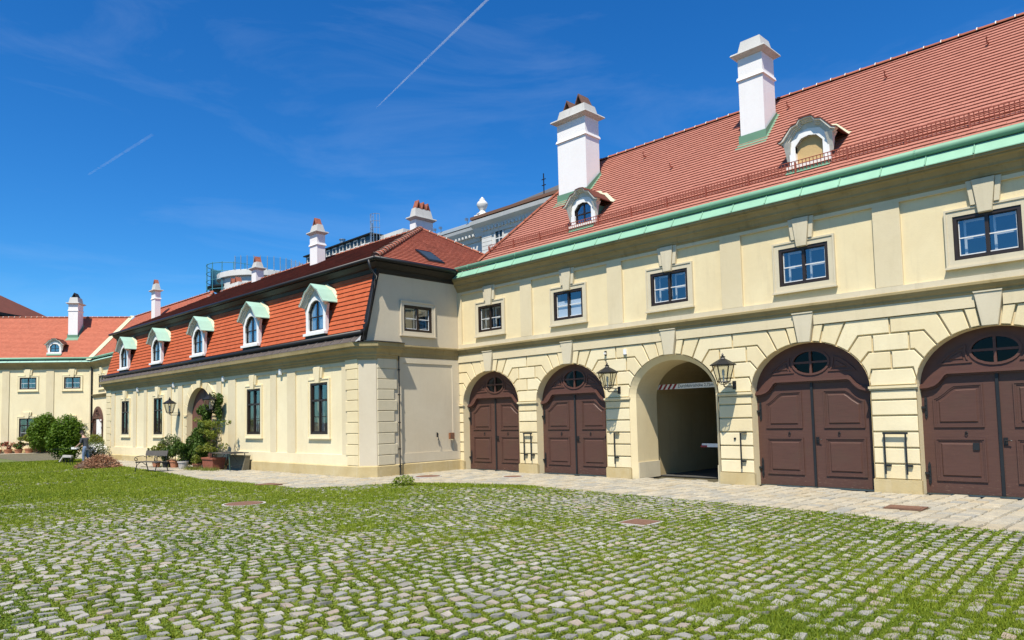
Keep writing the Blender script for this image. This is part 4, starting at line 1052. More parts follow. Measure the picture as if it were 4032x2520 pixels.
# roof
RT = 1.08; RE = (-0.10, 7.90); RRY, RRZ = 3.60, 7.90+3.70*1.08
sl = math.hypot(1, RT); HX0, HX1 = -19.95, -17.15      # hip at the left end
rf = MB(); rf.add([(HX0, RE[0], RE[1]), (RX1, RE[0], RE[1]), (RX1, RRY, RRZ), (HX1, RRY, RRZ), (HX0, 2*RRY-RE[0], RE[1]), (RX1, 2*RRY-RE[0], RE[1])], [(0, 1, 2, 3), (3, 2, 5, 4), (0, 3, 4), (1, 5, 2)])
roof = rf.build('roof', 'tile_dark', rb, fix=False)
slope_len = 3.70*sl; rows = 34; expo = slope_len/rows
rbM = Matrix.Translation((0, RBY, 0))
tile_field(roof, (0, RE[0], RE[1]), (1, 0, 0), (0, 1/sl, RT/sl), rows, expo, 0.185, lambda s: (HX0+(HX1-HX0)*s/slope_len, RX1), 'tile_rose', 300, matrix=rbM)
ridge_tiles(rb, (HX1, RRY, RRZ), (RX1, RRY, RRZ), 0.11, 0.42)
ridge_tiles(rb, (HX0, RE[0], RE[1]+0.04), (HX1, RRY, RRZ+0.02), 0.10, 0.42, cap=False, name='hip_tile')
rz = lambda y: RE[1]+(y-RE[0])*RT
chimney(rb, -17.55, -16.18, 1.95, 2.75, 9.6, 13.17, 13.62, band=12.42, flare=0.19, pots=((-17.12, 0.2, 0.36), (-16.55, 0.22, 0.44)), flash=(RE[0], RE[1], RT), potmat='pot_dark')
ch2 = chimney(rb, -10.14, -9.36, 2.03, 2.82, 9.6, 12.97, 13.45, band=12.24, flare=0.17, flash=(RE[0], RE[1], RT))
MB().add([(-9.9, 2.3, 13.44), (-9.62, 2.25, 13.44), (-9.55, 2.5, 13.44), (-9.85, 2.6, 13.44), (-9.82, 2.38, 13.54), (-9.66, 2.35, 13.57), (-9.63, 2.45, 13.53)], [(0, 1, 5, 4), (1, 2, 6, 5), (2, 3, 4, 6), (3, 0, 4), (4, 5, 6)]).build('moss_clump', 'slate', ch2)
D_OUT = [(0.52, 0.0), (0.52, 0.62), (0.30, 0.88), (0.0, 0.94)]; D_OPEN = [(0.36, 0.06), (0.36, 0.54), (0.20, 0.72), (0.0, 0.76)]; D_HOOD = [(0.78, 0.72), (0.66, 0.76), (0.40, 1.06), (0.24, 1.10), (0.17, 1.20), (0.0, 1.22)]
dormer(rb, -15.12, 0.36, 8.47, 1.0, D_OUT, D_OPEN, D_HOOD, 'tile_dark', fill='glass', collar=0.7, hood_t=0.07)
dormer(rb, -7.42, 0.36, 8.47, 1.0, D_OUT, D_OPEN, D_HOOD, 'tile_dark', fill='board', collar=0.7, hood_t=0.07)
# snow guard grid in sections
sec = 1.32; x = -19.6; proto = None
while x < RX1-0.2:
    if proto is None:
        g_ = MB(); up_ = Vector((0, -0.12, 1)).normalized(); y0, z0 = 0.20, rz(0.20)+0.05
        for k in range(15):
            u = sec*k/14; g_.tube([(u, y0, z0), (u, y0-0.04, z0+0.28)], 0.011, 4)
        for k in range(4):
            f_ = k/3; g_.tube([(0, y0-0.04*f_, z0+0.28*f_), (sec-0.012, y0-0.04*f_, z0+0.28*f_)], 0.012, 4)
        g_.add([(-0.02, y0-0.03, z0-0.16), (0.02, y0-0.03, z0-0.16), (0.02, y0+0.03, z0-0.10), (-0.02, y0+0.03, z0-0.10), (-0.02, y0-0.07, z0+0.25), (0.02, y0-0.07, z0+0.25), (0.02, y0-0.02, z0+0.25), (-0.02, y0-0.02, z0+0.25)], [(0, 1, 5, 4), (1, 2, 6, 5), (2, 3, 7, 6), (3, 0, 4, 7), (4, 5, 6, 7)])
        o = g_.build('snow_guard', 'snow_red', rb); proto = o.data
    else: o = bpy.data.objects.new('snow_guard', proto); COL.objects.link(o); o.parent = rb
    o.location = (x, 0, 0); x += sec
for x, y in ((-16.2, 2.35), (-14.2, 2.9), (-9.0, 3.0), (-6.2, 2.9), (-12.5, 1.9), (-3.8, 2.9)):
    h = MB(); z = rz(y); h.box(x-0.02, x+0.02, y-0.16, y+0.05, z+0.02, z+0.05); h.tube([(x, y-0.14, z-0.02), (x, y-0.20, z+0.14), (x, y-0.10, z+0.16)], 0.018, 5); h.build('roof_hook', 'snow_red', rb)
# height bar, barrier, lettering in the passage
pc = BAY[PAS]
hb = thing('height_limit_bar', 'red and white striped height limit bar across the passage arch', 'sign', (pc, RBY+1.33, 2.76))
MB().box(-1.50, 1.50, 0, 0.02, 0, 0.16).build('bar', 'white_paint', hb)
k = -1.5
while k < 1.42:
    if k < -0.74 or k > 0.70:
        e = min(k+0.085, 1.5); MB().add([(k, -0.004, 0.0), (e, -0.004, 0.0), (min(e+0.11, 1.5), -0.004, 0.16), (min(k+0.11, 1.5), -0.004, 0.16)], [(0, 1, 2, 3)]).build('red_stripe', 'red_paint', hb, fix=False)
    k += 0.17
MB().box(-0.62, 0.68, -0.010, -0.001, 0.004, 0.156).build('text_plate', 'white_paint', hb)
fc = bpy.data.curves.new('lettering', 'FONT'); fc.body = 'Durchfahrtsh\u00f6he 2,75m'; fc.size = 0.135; fc.extrude = 0.0015; fc.align_x = 'CENTER'; fc.align_y = 'CENTER'
fo = bpy.data.objects.new('lettering', fc); me = bpy.data.meshes.new_from_object(fo); bpy.data.objects.remove(fo); bpy.data.curves.remove(fc)
me.materials.append(MATS['letter_black']); lt = bpy.data.objects.new('lettering', me); COL.objects.link(lt); lt.parent = hb; lt.rotation_euler = (PI/2, 0, 0); lt.location = (0.03, -0.0125, 0.082)
wmax = max(v.co.x for v in me.vertices)-min(v.co.x for v in me.vertices); lt.scale = (1.22/wmax, 1, 1)
ba = thing('barrier_arm', 'white barrier arm with red tip lowered inside the passage', 'barrier', (pc, RBY+1.62, 0))
a_ = MB(); a_.box(0.02, 1.30, -0.035, 0.035, 0.93, 1.04); a_.lathe([(0.055, -0.035), (0.055, 0.035)], 12, (0.10, 0, 0.985)) if False else None; a_.build('arm', 'white_paint', ba)
MB().box(-0.02, 0.20, -0.040, 0.040, 0.925, 0.985).build('red_tip', 'red_paint', ba)
MB().box(1.18, 1.46, -0.16, 0.16, 0.0, 1.12).build('post', 'pot_grey', ba)

# ------------------------------------------------------------------ pavilion with the mansard roof
pv = thing('pavilion', 'cream pavilion with orange mansard roof and five green-roofed dormers', 'building', PVO, PVA)
PVM = Matrix.Translation(PVO) @ Matrix.Rotation(PVA, 4, 'Z')
def bake(tmp, parent, M):
    for o in tmp.children_recursive:
        if o.data.users == 1 or not o.data.get('baked'): o.data.transform(M); o.data['baked'] = 1
    for o in list(tmp.children): o.parent = parent
    bpy.data.objects.remove(tmp)
PXL = -27.2; PWX = [-2.68, -7.95, -18.85, -23.93]; PDX = -13.45; DA, DS, DR = 1.48, 2.45, 1.33
fw = MB(); DPV = -0.06
holes = sorted([(c-0.615, c+0.615, 1.52, 3.47) for c in PWX])
wall_with_holes(fw, PXL, PDX-DA, 0, 4.3, DPV, [h for h in holes if h[1] < PDX]); wall_with_holes(fw, PDX+DA, 0, 0, 4.3, DPV, [h for h in holes if h[0] > PDX])
ap = arch_pts(PDX, DA, DS, DR, 28)[::-1]
for (u0, z0), (u1, z1) in zip(ap[:-1], ap[1:]): fw.quad((u0, -DPV, z0), (u1, -DPV, z1), (u1, -DPV, 4.3), (u0, -DPV, 4.3))
fw.add([(PXL, 0.06, 0), (PXL, 4.4, 0), (PXL, 4.4, 7.4), (PXL, 0.62, 7.4), (PXL, 0.06, 5.1)], [(0, 1, 2, 3, 4)])
fw.build('front_wall', 'cream_pale', pv, fix=False)
bands = [(PXL, -0.002, 0.30, 0.79)]
bands = [(PXL, PDX-DA-0.36, 0.30, 0.79), (PDX+DA+0.36, -0.002, 0.30, 0.79)]
for a, b, z0, z1 in bands: MB().prism(rect(a, b, z0, z1), DPV-0.02, 0.0, 0.006).build('base_band', 'cream_pale', pv)
MB().box(PXL, -0.002, 0.0, 0.1, 4.0, 4.3).build('frieze', 'tan', pv)
for a, b in ((-1.10, 0.0), (-5.05, -4.42), (-6.45, -5.96), (-10.38, -9.66), (-11.60, -11.12), (-16.12, -15.62), (-17.54, -17.04), (-20.9, -20.5), (-22.6, -22.12), (-27.2, -25.77)):
    MB().prism(rect(a, b, 0.79, 4.0), DPV-0.02, 0.0, 0.006).build('pilaster', 'tan', pv)
for c, f_ in zip(PWX, ('curtain', 'curtain', 'dark', 'dark')):
    window(pv, c, 1.52, 3.47, 1.23, DPV, rows=2, white_inner=False, fill=f_, surround='cream_pale', band=0.12, transom=2.80, key_top=4.06, deep=0.05, sill=0.04)
# arched door with diagonal boards
rv = MB(); pr = [(PDX+DA, 0)] + arch_pts(PDX, DA, DS, DR, 28) + [(PDX-DA, 0)]
for k in range(len(pr)-1): rv.quad((pr[k][0], -0.02, pr[k][1]), (pr[k+1][0], -0.02, pr[k+1][1]), (pr[k+1][0], 0.32, pr[k+1][1]), (pr[k][0], 0.32, pr[k][1]))
rv.build('door_reveal', 'cream', pv, fix=False)
for s in (-1, 1):
    lf = MB(); pts = [(s*0.012, 0.02), (s*DA, 0.02)] + [(s*DA*math.cos(PI/2*k/14), DS+DR*math.sin(PI/2*k/14)) for k in range(15)]
    pts = [(u if abs(u) > 0.012 else s*0.012, z) for u, z in pts]
    lf.prism(pts, -0.30, -0.25); l_ = lf.build('door_leaf', 'chevron_boards', pv); l_.location.x = PDX
MB().box(PDX-0.03, PDX+0.03, 0.235, 0.28, 0.02, DS+DR-0.02).build('meeting_rail', 'gate_brown', pv)
wk = MB(); o_ = [(PDX+0.55+0.45*math.cos(t), 1.65+0.42*math.sin(t)) for t in [PI*k/12 for k in range(13)]]
o_ = [(PDX+1.0, 0.05)] + o_ + [(PDX+0.10, 0.05)]; i_ = inset(o_, 0.045); wk.ring(o_, i_, -0.26, -0.225); wk.build('wicket_frame', 'gate_brown', pv)
def blockp(poly, name='rustic_block', mat='cream', d1=0.03, gap=0.012): 
    if area(poly) < 0: poly = poly[::-1]
    MB().prism(inset(poly, gap), DPV-0.01, d1, 0.01).build(name, mat, pv)
for s in (-1, 1):
    for z0, z1 in zip([0.34, 0.76, 1.14, 1.52, 1.90, 2.28], [0.76, 1.14, 1.52, 1.90, 2.28, 2.40]): blockp(rect(PDX+s*DA if s > 0 else PDX-DA-0.35, PDX+DA+0.35 if s > 0 else PDX-DA, z0, z1), 'jamb_block')
    MB().box(min(PDX+s*DA, PDX+s*(DA+0.37)), max(PDX+s*DA, PDX+s*(DA+0.37)), -0.07, 0.04, 2.40, 2.48).build('impost', 'cream', pv)
for k in range(9):
    if k == 4: continue
    t0, t1 = PI*k/9, PI*(k+1)/9; a0 = [(PDX+DA*math.cos(t), DS+DR*math.sin(t)) for t in (t0, (t0+t1)/2, t1)]
    b0 = [(PDX+(DA+0.45)*math.cos(t), min(DS+(DR+0.42)*math.sin(t), 4.0)) for t in (t1, (t0+t1)/2, t0)]
    blockp(a0+b0, 'voussoir', d1=0.012)
MB().prism([(PDX-0.15, DS+DR-0.02), (PDX+0.15, DS+DR-0.02), (PDX+0.24, 4.16), (PDX-0.24, 4.16)], -0.1, 0.08, 0.012).build('keystone', 'cream', pv)
# corner: canted edge, side pier and recessed side wall
side = MB(); CORN = [(0, 0), (0.43, 0.43), (0.43, 1.42), (0.37, 1.424), (0.37, 4.60)]
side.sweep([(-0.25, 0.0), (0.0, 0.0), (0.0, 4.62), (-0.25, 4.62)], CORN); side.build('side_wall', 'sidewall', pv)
pl = MB(); pl.sweep([(-0.1, -0.03), (0.05, -0.03), (0.05, 0.30), (0.02, 0.335), (-0.1, 0.335)], [(PXL, 4.3), (PXL, 0), (PDX-DA-0.0, 0)]); pl.build('plinth', 'plinth', pv)
pl = MB(); pl.sweep([(-0.1, -0.03), (0.05, -0.03), (0.05, 0.37), (0.02, 0.405), (-0.1, 0.405)], [(PDX+DA, 0)] + CORN); pl.build('plinth', 'plinth', pv)
zq = [0.405, 0.763, 1.153, 1.544, 1.935, 2.327, 2.719, 3.09, 3.455, 3.83, 4.20]
for i, (z0, z1) in enumerate(zip(zq[:-1], zq[1:])):
    wl = 0.82 if i % 2 else 0.73
    MB().prism(inset(rect(-wl, -0.03, z0, z1), 0.012), -0.01, 0.035, 0.01).build('quoin', 'cream', pv)
    ws = 1.33 if i % 2 else 1.20; a = inset([(0.46, z0), (ws, z0), (ws, z1), (0.46, z1)], 0.012)
    q = MB(); q.prism(a, -0.01, 0.04, 0.012); q.V = [(0.43-y, x_, z) for x_, y, z in q.V]; q.build('quoin', 'greystone', pv)
    MB().prism(inset(rect(PXL, PXL+(0.85 if i % 2 else 0.76), z0, z1), 0.012), -0.01, 0.04, 0.01).build('quoin', 'cream', pv)
CP = [(0.0, 4.14), (0.03, 4.14), (0.04, 4.20), (0.08, 4.24), (0.08, 4.29), (0.13, 4.33), (0.14, 4.40), (0.21, 4.48), (0.28, 4.52), (0.29, 4.58), (0.34, 4.60), (0.35, 4.70), (0.36, 4.745), (0.0, 4.80), (-0.15, 4.80), (-0.15, 4.14)]
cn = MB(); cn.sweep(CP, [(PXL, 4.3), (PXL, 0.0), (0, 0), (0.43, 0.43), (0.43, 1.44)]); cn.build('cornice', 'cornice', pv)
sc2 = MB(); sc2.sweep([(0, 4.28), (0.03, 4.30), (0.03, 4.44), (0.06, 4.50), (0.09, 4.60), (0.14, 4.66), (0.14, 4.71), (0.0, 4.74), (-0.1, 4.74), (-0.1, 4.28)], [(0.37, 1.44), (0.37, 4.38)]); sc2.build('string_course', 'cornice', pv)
led = MB(); led.sweep([(0.38, 4.735), (0.38, 4.755), (0.0, 4.83), (-0.05, 4.80)], [(0, 0), (0.43, 0.43), (0.43, 1.44)]); led.build('ledge_flashing', 'dark_sheet', pv)
tmp = bpy.data.objects.new('tmp', None); COL.objects.link(tmp)
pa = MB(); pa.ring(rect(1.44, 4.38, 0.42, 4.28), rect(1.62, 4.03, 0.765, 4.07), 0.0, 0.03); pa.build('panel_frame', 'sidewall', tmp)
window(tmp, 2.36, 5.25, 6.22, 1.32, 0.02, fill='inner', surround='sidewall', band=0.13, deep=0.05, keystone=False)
bake(tmp, pv, Matrix(((0, -1, 0, 0.37), (1, 0, 0, 0), (0, 0, 1, 0), (0, 0, 0, 1))))
uwl = MB(); uh = MB()
side_out = [(-0.06, 4.74), (0.5, 4.60), (4.60, 4.60), (4.60, 7.45), (0.56, 7.45)]
loops = [side_out, [(1.70, 5.25), (3.02, 5.25), (3.02, 6.22), (1.70, 6.22)]]
tri = tessellate_polygon([[Vector((u, z, 0)) for u, z in l] for l in loops]); pts = [p for l in loops for p in l]
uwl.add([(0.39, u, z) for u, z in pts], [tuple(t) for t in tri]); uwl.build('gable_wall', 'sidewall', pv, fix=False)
vg = MB(); vg.add([(0.30, -0.13, 4.80), (0.46, -0.13, 4.80), (0.46, 0.02, 4.80), (0.30, 0.02, 4.80), (0.30, 0.50, 7.42), (0.46, 0.50, 7.42), (0.46, 0.64, 7.42), (0.30, 0.64, 7.42)], [(0, 1, 5, 4), (1, 2, 6, 5), (0, 4, 7, 3), (2, 3, 7, 6)]); vg.build('verge_strip', 'dark_sheet', pv)
dp = MB(); dp.tube([(0.52, 1.37, 0.02), (0.52, 1.37, 4.42)], 0.022, 8)
for z in (0.35, 0.95, 1.9, 2.9, 3.8): dp.box(0.47, 0.55, 1.34, 1.40, z-0.02, z+0.02)
dp.build('downpipe', 'black_metal', pv)
# mansard
ms = MB(); ms.add([(PXL, -0.06, 5.02), (0.34, -0.06, 5.02), (0.34, 0.57, 7.34), (PXL, 0.57, 7.34)], [(0, 1, 2, 3)]); mans = ms.build('mansard', 'tile_dark', pv, fix=False)
ml = math.hypot(0.57, 2.10); S_ = (0, 0.57/ml, 2.10/ml)
tile_field(mans, (0, -0.005, 5.20), (1, 0, 0), S_, 12, ml/12, 0.19, lambda s: (PXL, 0.32), 'tile_orange', 300, lift=0.042, thick=0.034, matrix=PVM)
x = PXL-0.1
while x < 0.3:
    x1 = min(x+0.62, 0.36); s_ = MB(); s_.add([(x+0.004, -0.355, 4.765), (x1-0.004, -0.355, 4.765), (x1-0.004, -0.09, 5.0), (x+0.004, -0.09, 5.0), (x+0.004, -0.355, 4.742), (x1-0.004, -0.355, 4.742)], [(0, 1, 2, 3), (4, 5, 1, 0)])
    s_.add([(x1-0.022, -0.36, 4.77), (x1, -0.36, 4.77), (x1-0.011, -0.365, 4.80), (x1-0.022, -0.09, 5.005), (x1, -0.09, 5.005), (x1-0.011, -0.09, 5.035)], [(0, 2, 5, 3), (2, 1, 4, 5), (0, 1, 2)]); s_.build('metal_sheet', 'brown_sheet', pv, fix=False); x = x1
MB().tube([(PXL-0.1, -0.13, 5.07), (0.40, -0.13, 5.07)], 0.098, 12).build('gutter', 'black_metal', pv, True)
MB().add([(PXL, -0.10, 5.02), (0.38, -0.10, 5.02), (0.38, 0.01, 5.20), (PXL, 0.01, 5.20)], [(0, 1, 2, 3)]).build('gutter_board', 'dark_sheet', pv, fix=False)
for c in [-2.68, -7.95, -13.45, -18.85, -23.93]:
    dormer(pv, c, -0.10, 5.36, 0.37, [(0.70, 0.0), (0.70, 0.80), (0.46, 1.22), (0.20, 1.36), (0.0, 1.40)], [(0.53, 0.09), (0.53, 0.84), (0.33, 1.14), (0.14, 1.23), (0.0, 1.25)], [(0.90, 1.10), (0.80, 1.18), (0.44, 1.60), (0.33, 1.64), (0.0, 1.86)], 'patina_pale', proj=0.20, fill='curtain', cheek='brown_sheet', apron='dark_sheet', hood_t=0.075, brk=False, ap_d=(0.03, 0.26), collar=0.43)
# upper roof
PE = (0.27, 7.72); PRY, PRZ = 5.6, 10.50; PXR, PXE = 0.72, -3.35; PXL2, PXE2 = -27.75, -23.7; PBY = 2*PRY-PE[0]
ur = MB(); ur.add([(PXL2, PE[0], PE[1]), (PXR, PE[0], PE[1]), (PXE, PRY, PRZ), (PXE2, PRY, PRZ), (PXL2, PBY, PE[1]), (PXR, PBY, PE[1])], [(0, 1, 2, 3), (1, 5, 2), (3, 2, 5, 4), (0, 3, 4)]); uro = ur.build('upper_roof', 'tile_dark', pv, fix=False)
L1 = math.hypot(PRY-PE[0], PRZ-PE[1]); n1 = round(L1/0.16)
tile_field(uro, (0, PE[0], PE[1]), (1, 0, 0), (0, (PRY-PE[0])/L1, (PRZ-PE[1])/L1), n1, L1/n1, 0.19, lambda s: (PXL2+(PXE2-PXL2)*s/L1, PXR+(PXE-PXR)*s/L1), 'tile_old', 0, lift=0.03, matrix=PVM)
L2 = math.hypot(PXE-PXR, PRZ-PE[1]); n2 = round(L2/0.165)
tile_field(uro, (PXR, 0, PE[1]), (0, 1, 0), ((PXE-PXR)/L2, 0, (PRZ-PE[1])/L2), n2, L2/n2, 0.19, lambda s: (PE[0]+(PRY-PE[0])*s/L2, PBY+(PRY-PBY)*s/L2), 'tile_hip', 0, lift=0.045, thick=0.036, matrix=PVM)
ridge_tiles(pv, (PXR, PE[0], PE[1]+0.05), (PXE, PRY, PRZ+0.02), 0.145, 0.36, name='hip_tile', flare=1.2)
ridge_tiles(pv, (PXE, PRY, PRZ), (PXE2, PRY, PRZ), 0.11, 0.42)
ridge_tiles(pv, (PXR, PBY, PE[1]+0.03), (PXE, PRY, PRZ), 0.11, 0.40, name='hip_tile')
fa = MB(); fa.sweep([(0.0, 7.26), (0.05, 7.30), (0.08, 7.42), (0.16, 7.46), (0.30, 7.60), (0.30, 7.66), (0.0, 7.72), (-0.3, 7.5)], [(PXL, 0.57), (0.39, 0.57), (0.39, 4.3)]); fa.build('eaves_fascia', 'dark_sheet', pv)
MB().tube([(PXL-0.3, 0.20, 7.70), (0.74, 0.20, 7.70)], 0.075, 10).build('upper_gutter', 'black_metal', pv, True)
MB().tube([(0.78, 0.16, 7.70), (0.78, 3.95, 7.70)], 0.075, 10).build('side_gutter', 'black_metal', pv, True)
cd = MB(); cd.tube([(0.50, 0.12, 7.66), (0.50, 0.20, 7.35), (0.52, 0.42, 7.1), (0.52, 0.30, 6.6), (0.52, 0.05, 5.5), (0.5, -0.05, 5.0)], 0.045, 8); cd.build('downpipe', 'black_metal', pv, True)
sk = MB(); # roof window near the valley
def hipz(xx): return PE[1] + (PRZ-PE[1])*(PXR-xx)/(PXR-PXE)
a0, a1 = 0.30, -0.55
sk.add([(a0, 3.05, hipz(a0)+0.10), (a0, 3.85, hipz(a0)+0.10), (a1, 3.85, hipz(a1)+0.10), (a1, 3.05, hipz(a1)+0.10), (a0, 3.05, hipz(a0)), (a0, 3.85, hipz(a0)), (a1, 3.85, hipz(a1)), (a1, 3.05, hipz(a1))], [(4, 5, 1, 0), (5, 6, 2, 1), (7, 4, 0, 3), (0, 1, 2, 3)])
sko = sk.build('roof_window', 'black_metal', pv); MB().add([(a0-0.08, 3.12, hipz(a0-0.08)+0.112), (a0-0.08, 3.78, hipz(a0-0.08)+0.112), (a1+0.08, 3.78, hipz(a1+0.08)+0.112), (a1+0.08, 3.12, hipz(a1+0.08)+0.112)], [(0, 1, 2, 3)]).build('pane', 'dark_facade', sko, fix=False)
chimney(pv, -10.74, -10.05, 4.40, 4.86, 9.4, 11.52, 11.95, band=10.92, flare=0.14, pots=((-10.4, 0.17, 0.36),))
chimney(pv, -18.72, -18.16, 5.20, 5.68, 9.8, 11.12, 11.52, band=None, flare=0.14, pots=((-18.44, 0.15, 0.34),))
chimney(pv, -4.80, -4.38, 6.15, 7.20, 9.8, 11.38, 11.86, flare=0.14, taper=0.07, pots=((6.42, 0.15, 0.40), (6.72, 0.14, 0.36), (6.98, 0.13, 0.34)), pot_axis='y')
chimney(pv, -24.7, -23.1, 6.4, 6.9, 9.8, 10.86, 11.22, flare=0.16, pots=((-24.2, 0.16, 0.36), (-23.55, 0.16, 0.36)))
for u in (-5.53, -10.81, -16.62, -21.80):
    t_ = thing('wall_box', {-5.53: 'small white box under the cornice between the two right pavilion windows', -10.81: 'small white box under the cornice right of the pavilion door', -16.62: 'small white box under the cornice left of the pavilion door', -21.80: 'small white box under the cornice between the two left pavilion windows'}[u], 'box', PVM @ Vector((u, 0, 3.93)), PVA, 'white boxes under the pavilion cornice')
    MB().box(-0.075, 0.075, -0.07, 0.0, 0, 0.24).build('case', 'white_paint', t_); MB().box(-0.055, 0.055, -0.078, -0.071, 0.03, 0.21).build('cover', 'sash_white', t_)

# ------------------------------------------------------------------ left wing behind the pavilion and the angled wing at far left
def plain_wing(name, label, loc, rot, X0, X1, wins, pils, hip=None, tile='tile_left', lowwins=(), gates=()):
    t = thing(name, label, 'building', loc, rot)
    M = Matrix.Translation(loc) @ Matrix.Rotation(rot, 4, 'Z')
    holes = sorted([(c-0.64, c+0.64, 5.24, 6.22) for c in wins])
    u = MB(); wall_with_holes(u, X0, X1, 4.7, 7.45, -0.06, holes)
    lh = sorted([(c-w/2, c+w/2, a, b) for c, w, a, b in lowwins]); wall_with_holes(u, X0, X1, 0, 4.7, -0.06, lh)
    u.quad((X0, 0.06, 0), (X0, 8, 0), (X0, 8, 7.5), (X0, 0.06, 7.5))
    u.build('wall', 'cream_pale', t, fix=False)
    for c in wins: window(t, c, 5.24, 6.22, 1.28, -0.06, fill='blind' if int(c*7) % 2 == 0 else 'inner', surround='cream_pale', band=0.13, key_top=6.9, deep=0.05)
    for a, b in pils: MB().box(a, b, -0.0, 0.1, 0.3, 6.9).build('pilaster', 'tan', t)
    MB().box(X0, X1, -0.04, 0.1, -0.03, 0.32).build('plinth', 'plinth', t)
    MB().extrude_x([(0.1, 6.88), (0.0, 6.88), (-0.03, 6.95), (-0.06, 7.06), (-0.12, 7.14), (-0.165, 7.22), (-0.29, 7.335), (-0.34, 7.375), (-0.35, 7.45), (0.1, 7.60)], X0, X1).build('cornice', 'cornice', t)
    x = X0
    while x < X1:
        x1 = min(x+0.95, X1); MB().add([(x+0.005, -0.375, 7.45), (x1-0.012, -0.375, 7.45), (x1-0.012, -0.05, 7.66), (x+0.005, -0.05, 7.66)], [(0, 1, 2, 3)]).build('copper_sheet', 'patina_pale', t, fix=False); x = x1
    MB().tube([(X0, -0.2, 7.78), (X1, -0.2, 7.78)], 0.09, 10).build('gutter', 'patina', t, True)
    ry, rz_ = 3.62, 7.82+3.74*1.05; e = (-0.12, 7.82); xr = hip[0] if hip else X1; xe = hip[1] if hip else X1
    b = MB(); b.add([(X0, e[0], e[1]), (xe, e[0], e[1]), (xr, ry, rz_), (X0, ry, rz_), (X0, 2*ry-e[0], e[1]), (xe, 2*ry-e[0], e[1])], [(0, 1, 2, 3), (3, 2, 5, 4), (1, 5, 2)]); ro = b.build('roof', 'tile_dark', t, fix=False)
    sl_ = math.hypot(3.74, 3.74*1.05)
    tile_field(ro, (0, e[0], e[1]), (1, 0, 0), (0, 3.74/sl_, 3.74*1.05/sl_), 32, sl_/32, 0.19, lambda s: (X0, xe+(xr-xe)*s/sl_), tile, 0, lift=0.03, thick=0.024, matrix=M)
    ridge_tiles(t, (X0, ry, rz_), (xr, ry, rz_), 0.12, 0.45)
    if hip: ridge_tiles(t, (xe, e[0], e[1]), (xr, ry, rz_), 0.12, 0.42, name='hip_tile')
    return t, M
LBP = Vector((-67.19, 17.02, 0)); LBA = R(54)
lb, LBM = plain_wing('angled_wing', 'cream wing with two storeys at the far left behind the bushes', LBP, LBA, -17.0, 1.6, [-1.68, -5.08, -8.5, -11.9], [(-3.7, -3.1), (-7.04, -6.5), (-0.35, -0.12), (-10.5, -9.9)], lowwins=[(-5.1, 1.22, 1.0, 2.84), (-1.68, 1.2, 0.35, 2.48), (-8.5, 1.22, 1.0, 2.84)])
window(lb, -5.1, 1.0, 2.84, 1.22, -0.06, fill='curtain', surround='cream_pale', band=0.13, transom=2.25, key_top=3.35, deep=0.05, white_inner=True)
window(lb, -8.5, 1.0, 2.84, 1.22, -0.06, fill='curtain', surround='cream_pale', band=0.13, transom=2.25, key_top=3.35, deep=0.05, white_inner=True)
window(lb, -1.68, 0.35, 2.48, 1.2, -0.06, fill='dark', surround='cream_pale', band=0.13, transom=1.9, key_top=3.0, deep=0.05, white_inner=False, frame='gate_brown')
chimney(lb, -2.79, -2.03, 1.70, 2.75, 9.4, 12.72, 13.26, band=12.12, flare=0.17, pots=((-2.41, 0.22, 0.42),), flash=(-0.12, 7.82, 1.05), potmat='boot')
dormer(lb, -3.17, 0.20, 8.28, 1.0, D_OUT, D_OPEN, D_HOOD, 'tile_dark', fill='glass')
lwp = PVM @ Vector((-45.495, 4.4, 0))
lwg, LWM = plain_wing('rear_wing', 'cream wing with arched brown gate between the pavilion and the angled wing', lwp, PVA, -1.2, 18.35, [1.9, 6.0, 10.0], [(3.8, 4.4), (7.9, 8.5)], hip=(14.9, 17.8))
g_ = copy_tree(gate0, lwg); g_.location = (1.15, -0.24, 0); g_.scale = (0.83, 1, 0.98)
MB().box(1.2, 2.35, -0.10, -0.05, 0.05, 2.6).build('open_door', 'white_paint', lwg)
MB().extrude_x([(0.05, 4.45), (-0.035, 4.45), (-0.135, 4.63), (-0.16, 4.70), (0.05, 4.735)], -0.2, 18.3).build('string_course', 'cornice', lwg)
MB().tube([(-0.15, -0.25, 7.3), (-0.12, -0.12, 6.9), (-0.12, -0.12, 0.05)], 0.075, 10).build('downpipe', 'black_metal', lwg, True)
chimney(lwg, 45.495-37.95, 45.495-37.2, 1.9, 2.32, 9.0, 12.62, 13.18, band=12.0, flare=0.17, pots=((45.495-37.57, 0.2, 0.34),))
vv = []
for k in (-0.25, 3.85):
    cxv, cyv, czv = 0.06-0.494*k, -0.12+k, 7.82+1.05*k
    vv += [(cxv+0.32, cyv, czv+0.075), (cxv, cyv, czv+0.05), (cxv-0.195, cyv-0.254, czv+0.075)]
MB().add(vv, [(0, 1, 4, 3), (1, 2, 5, 4)]).build('valley_flashing', 'patina_yellow', lwg, fix=False)

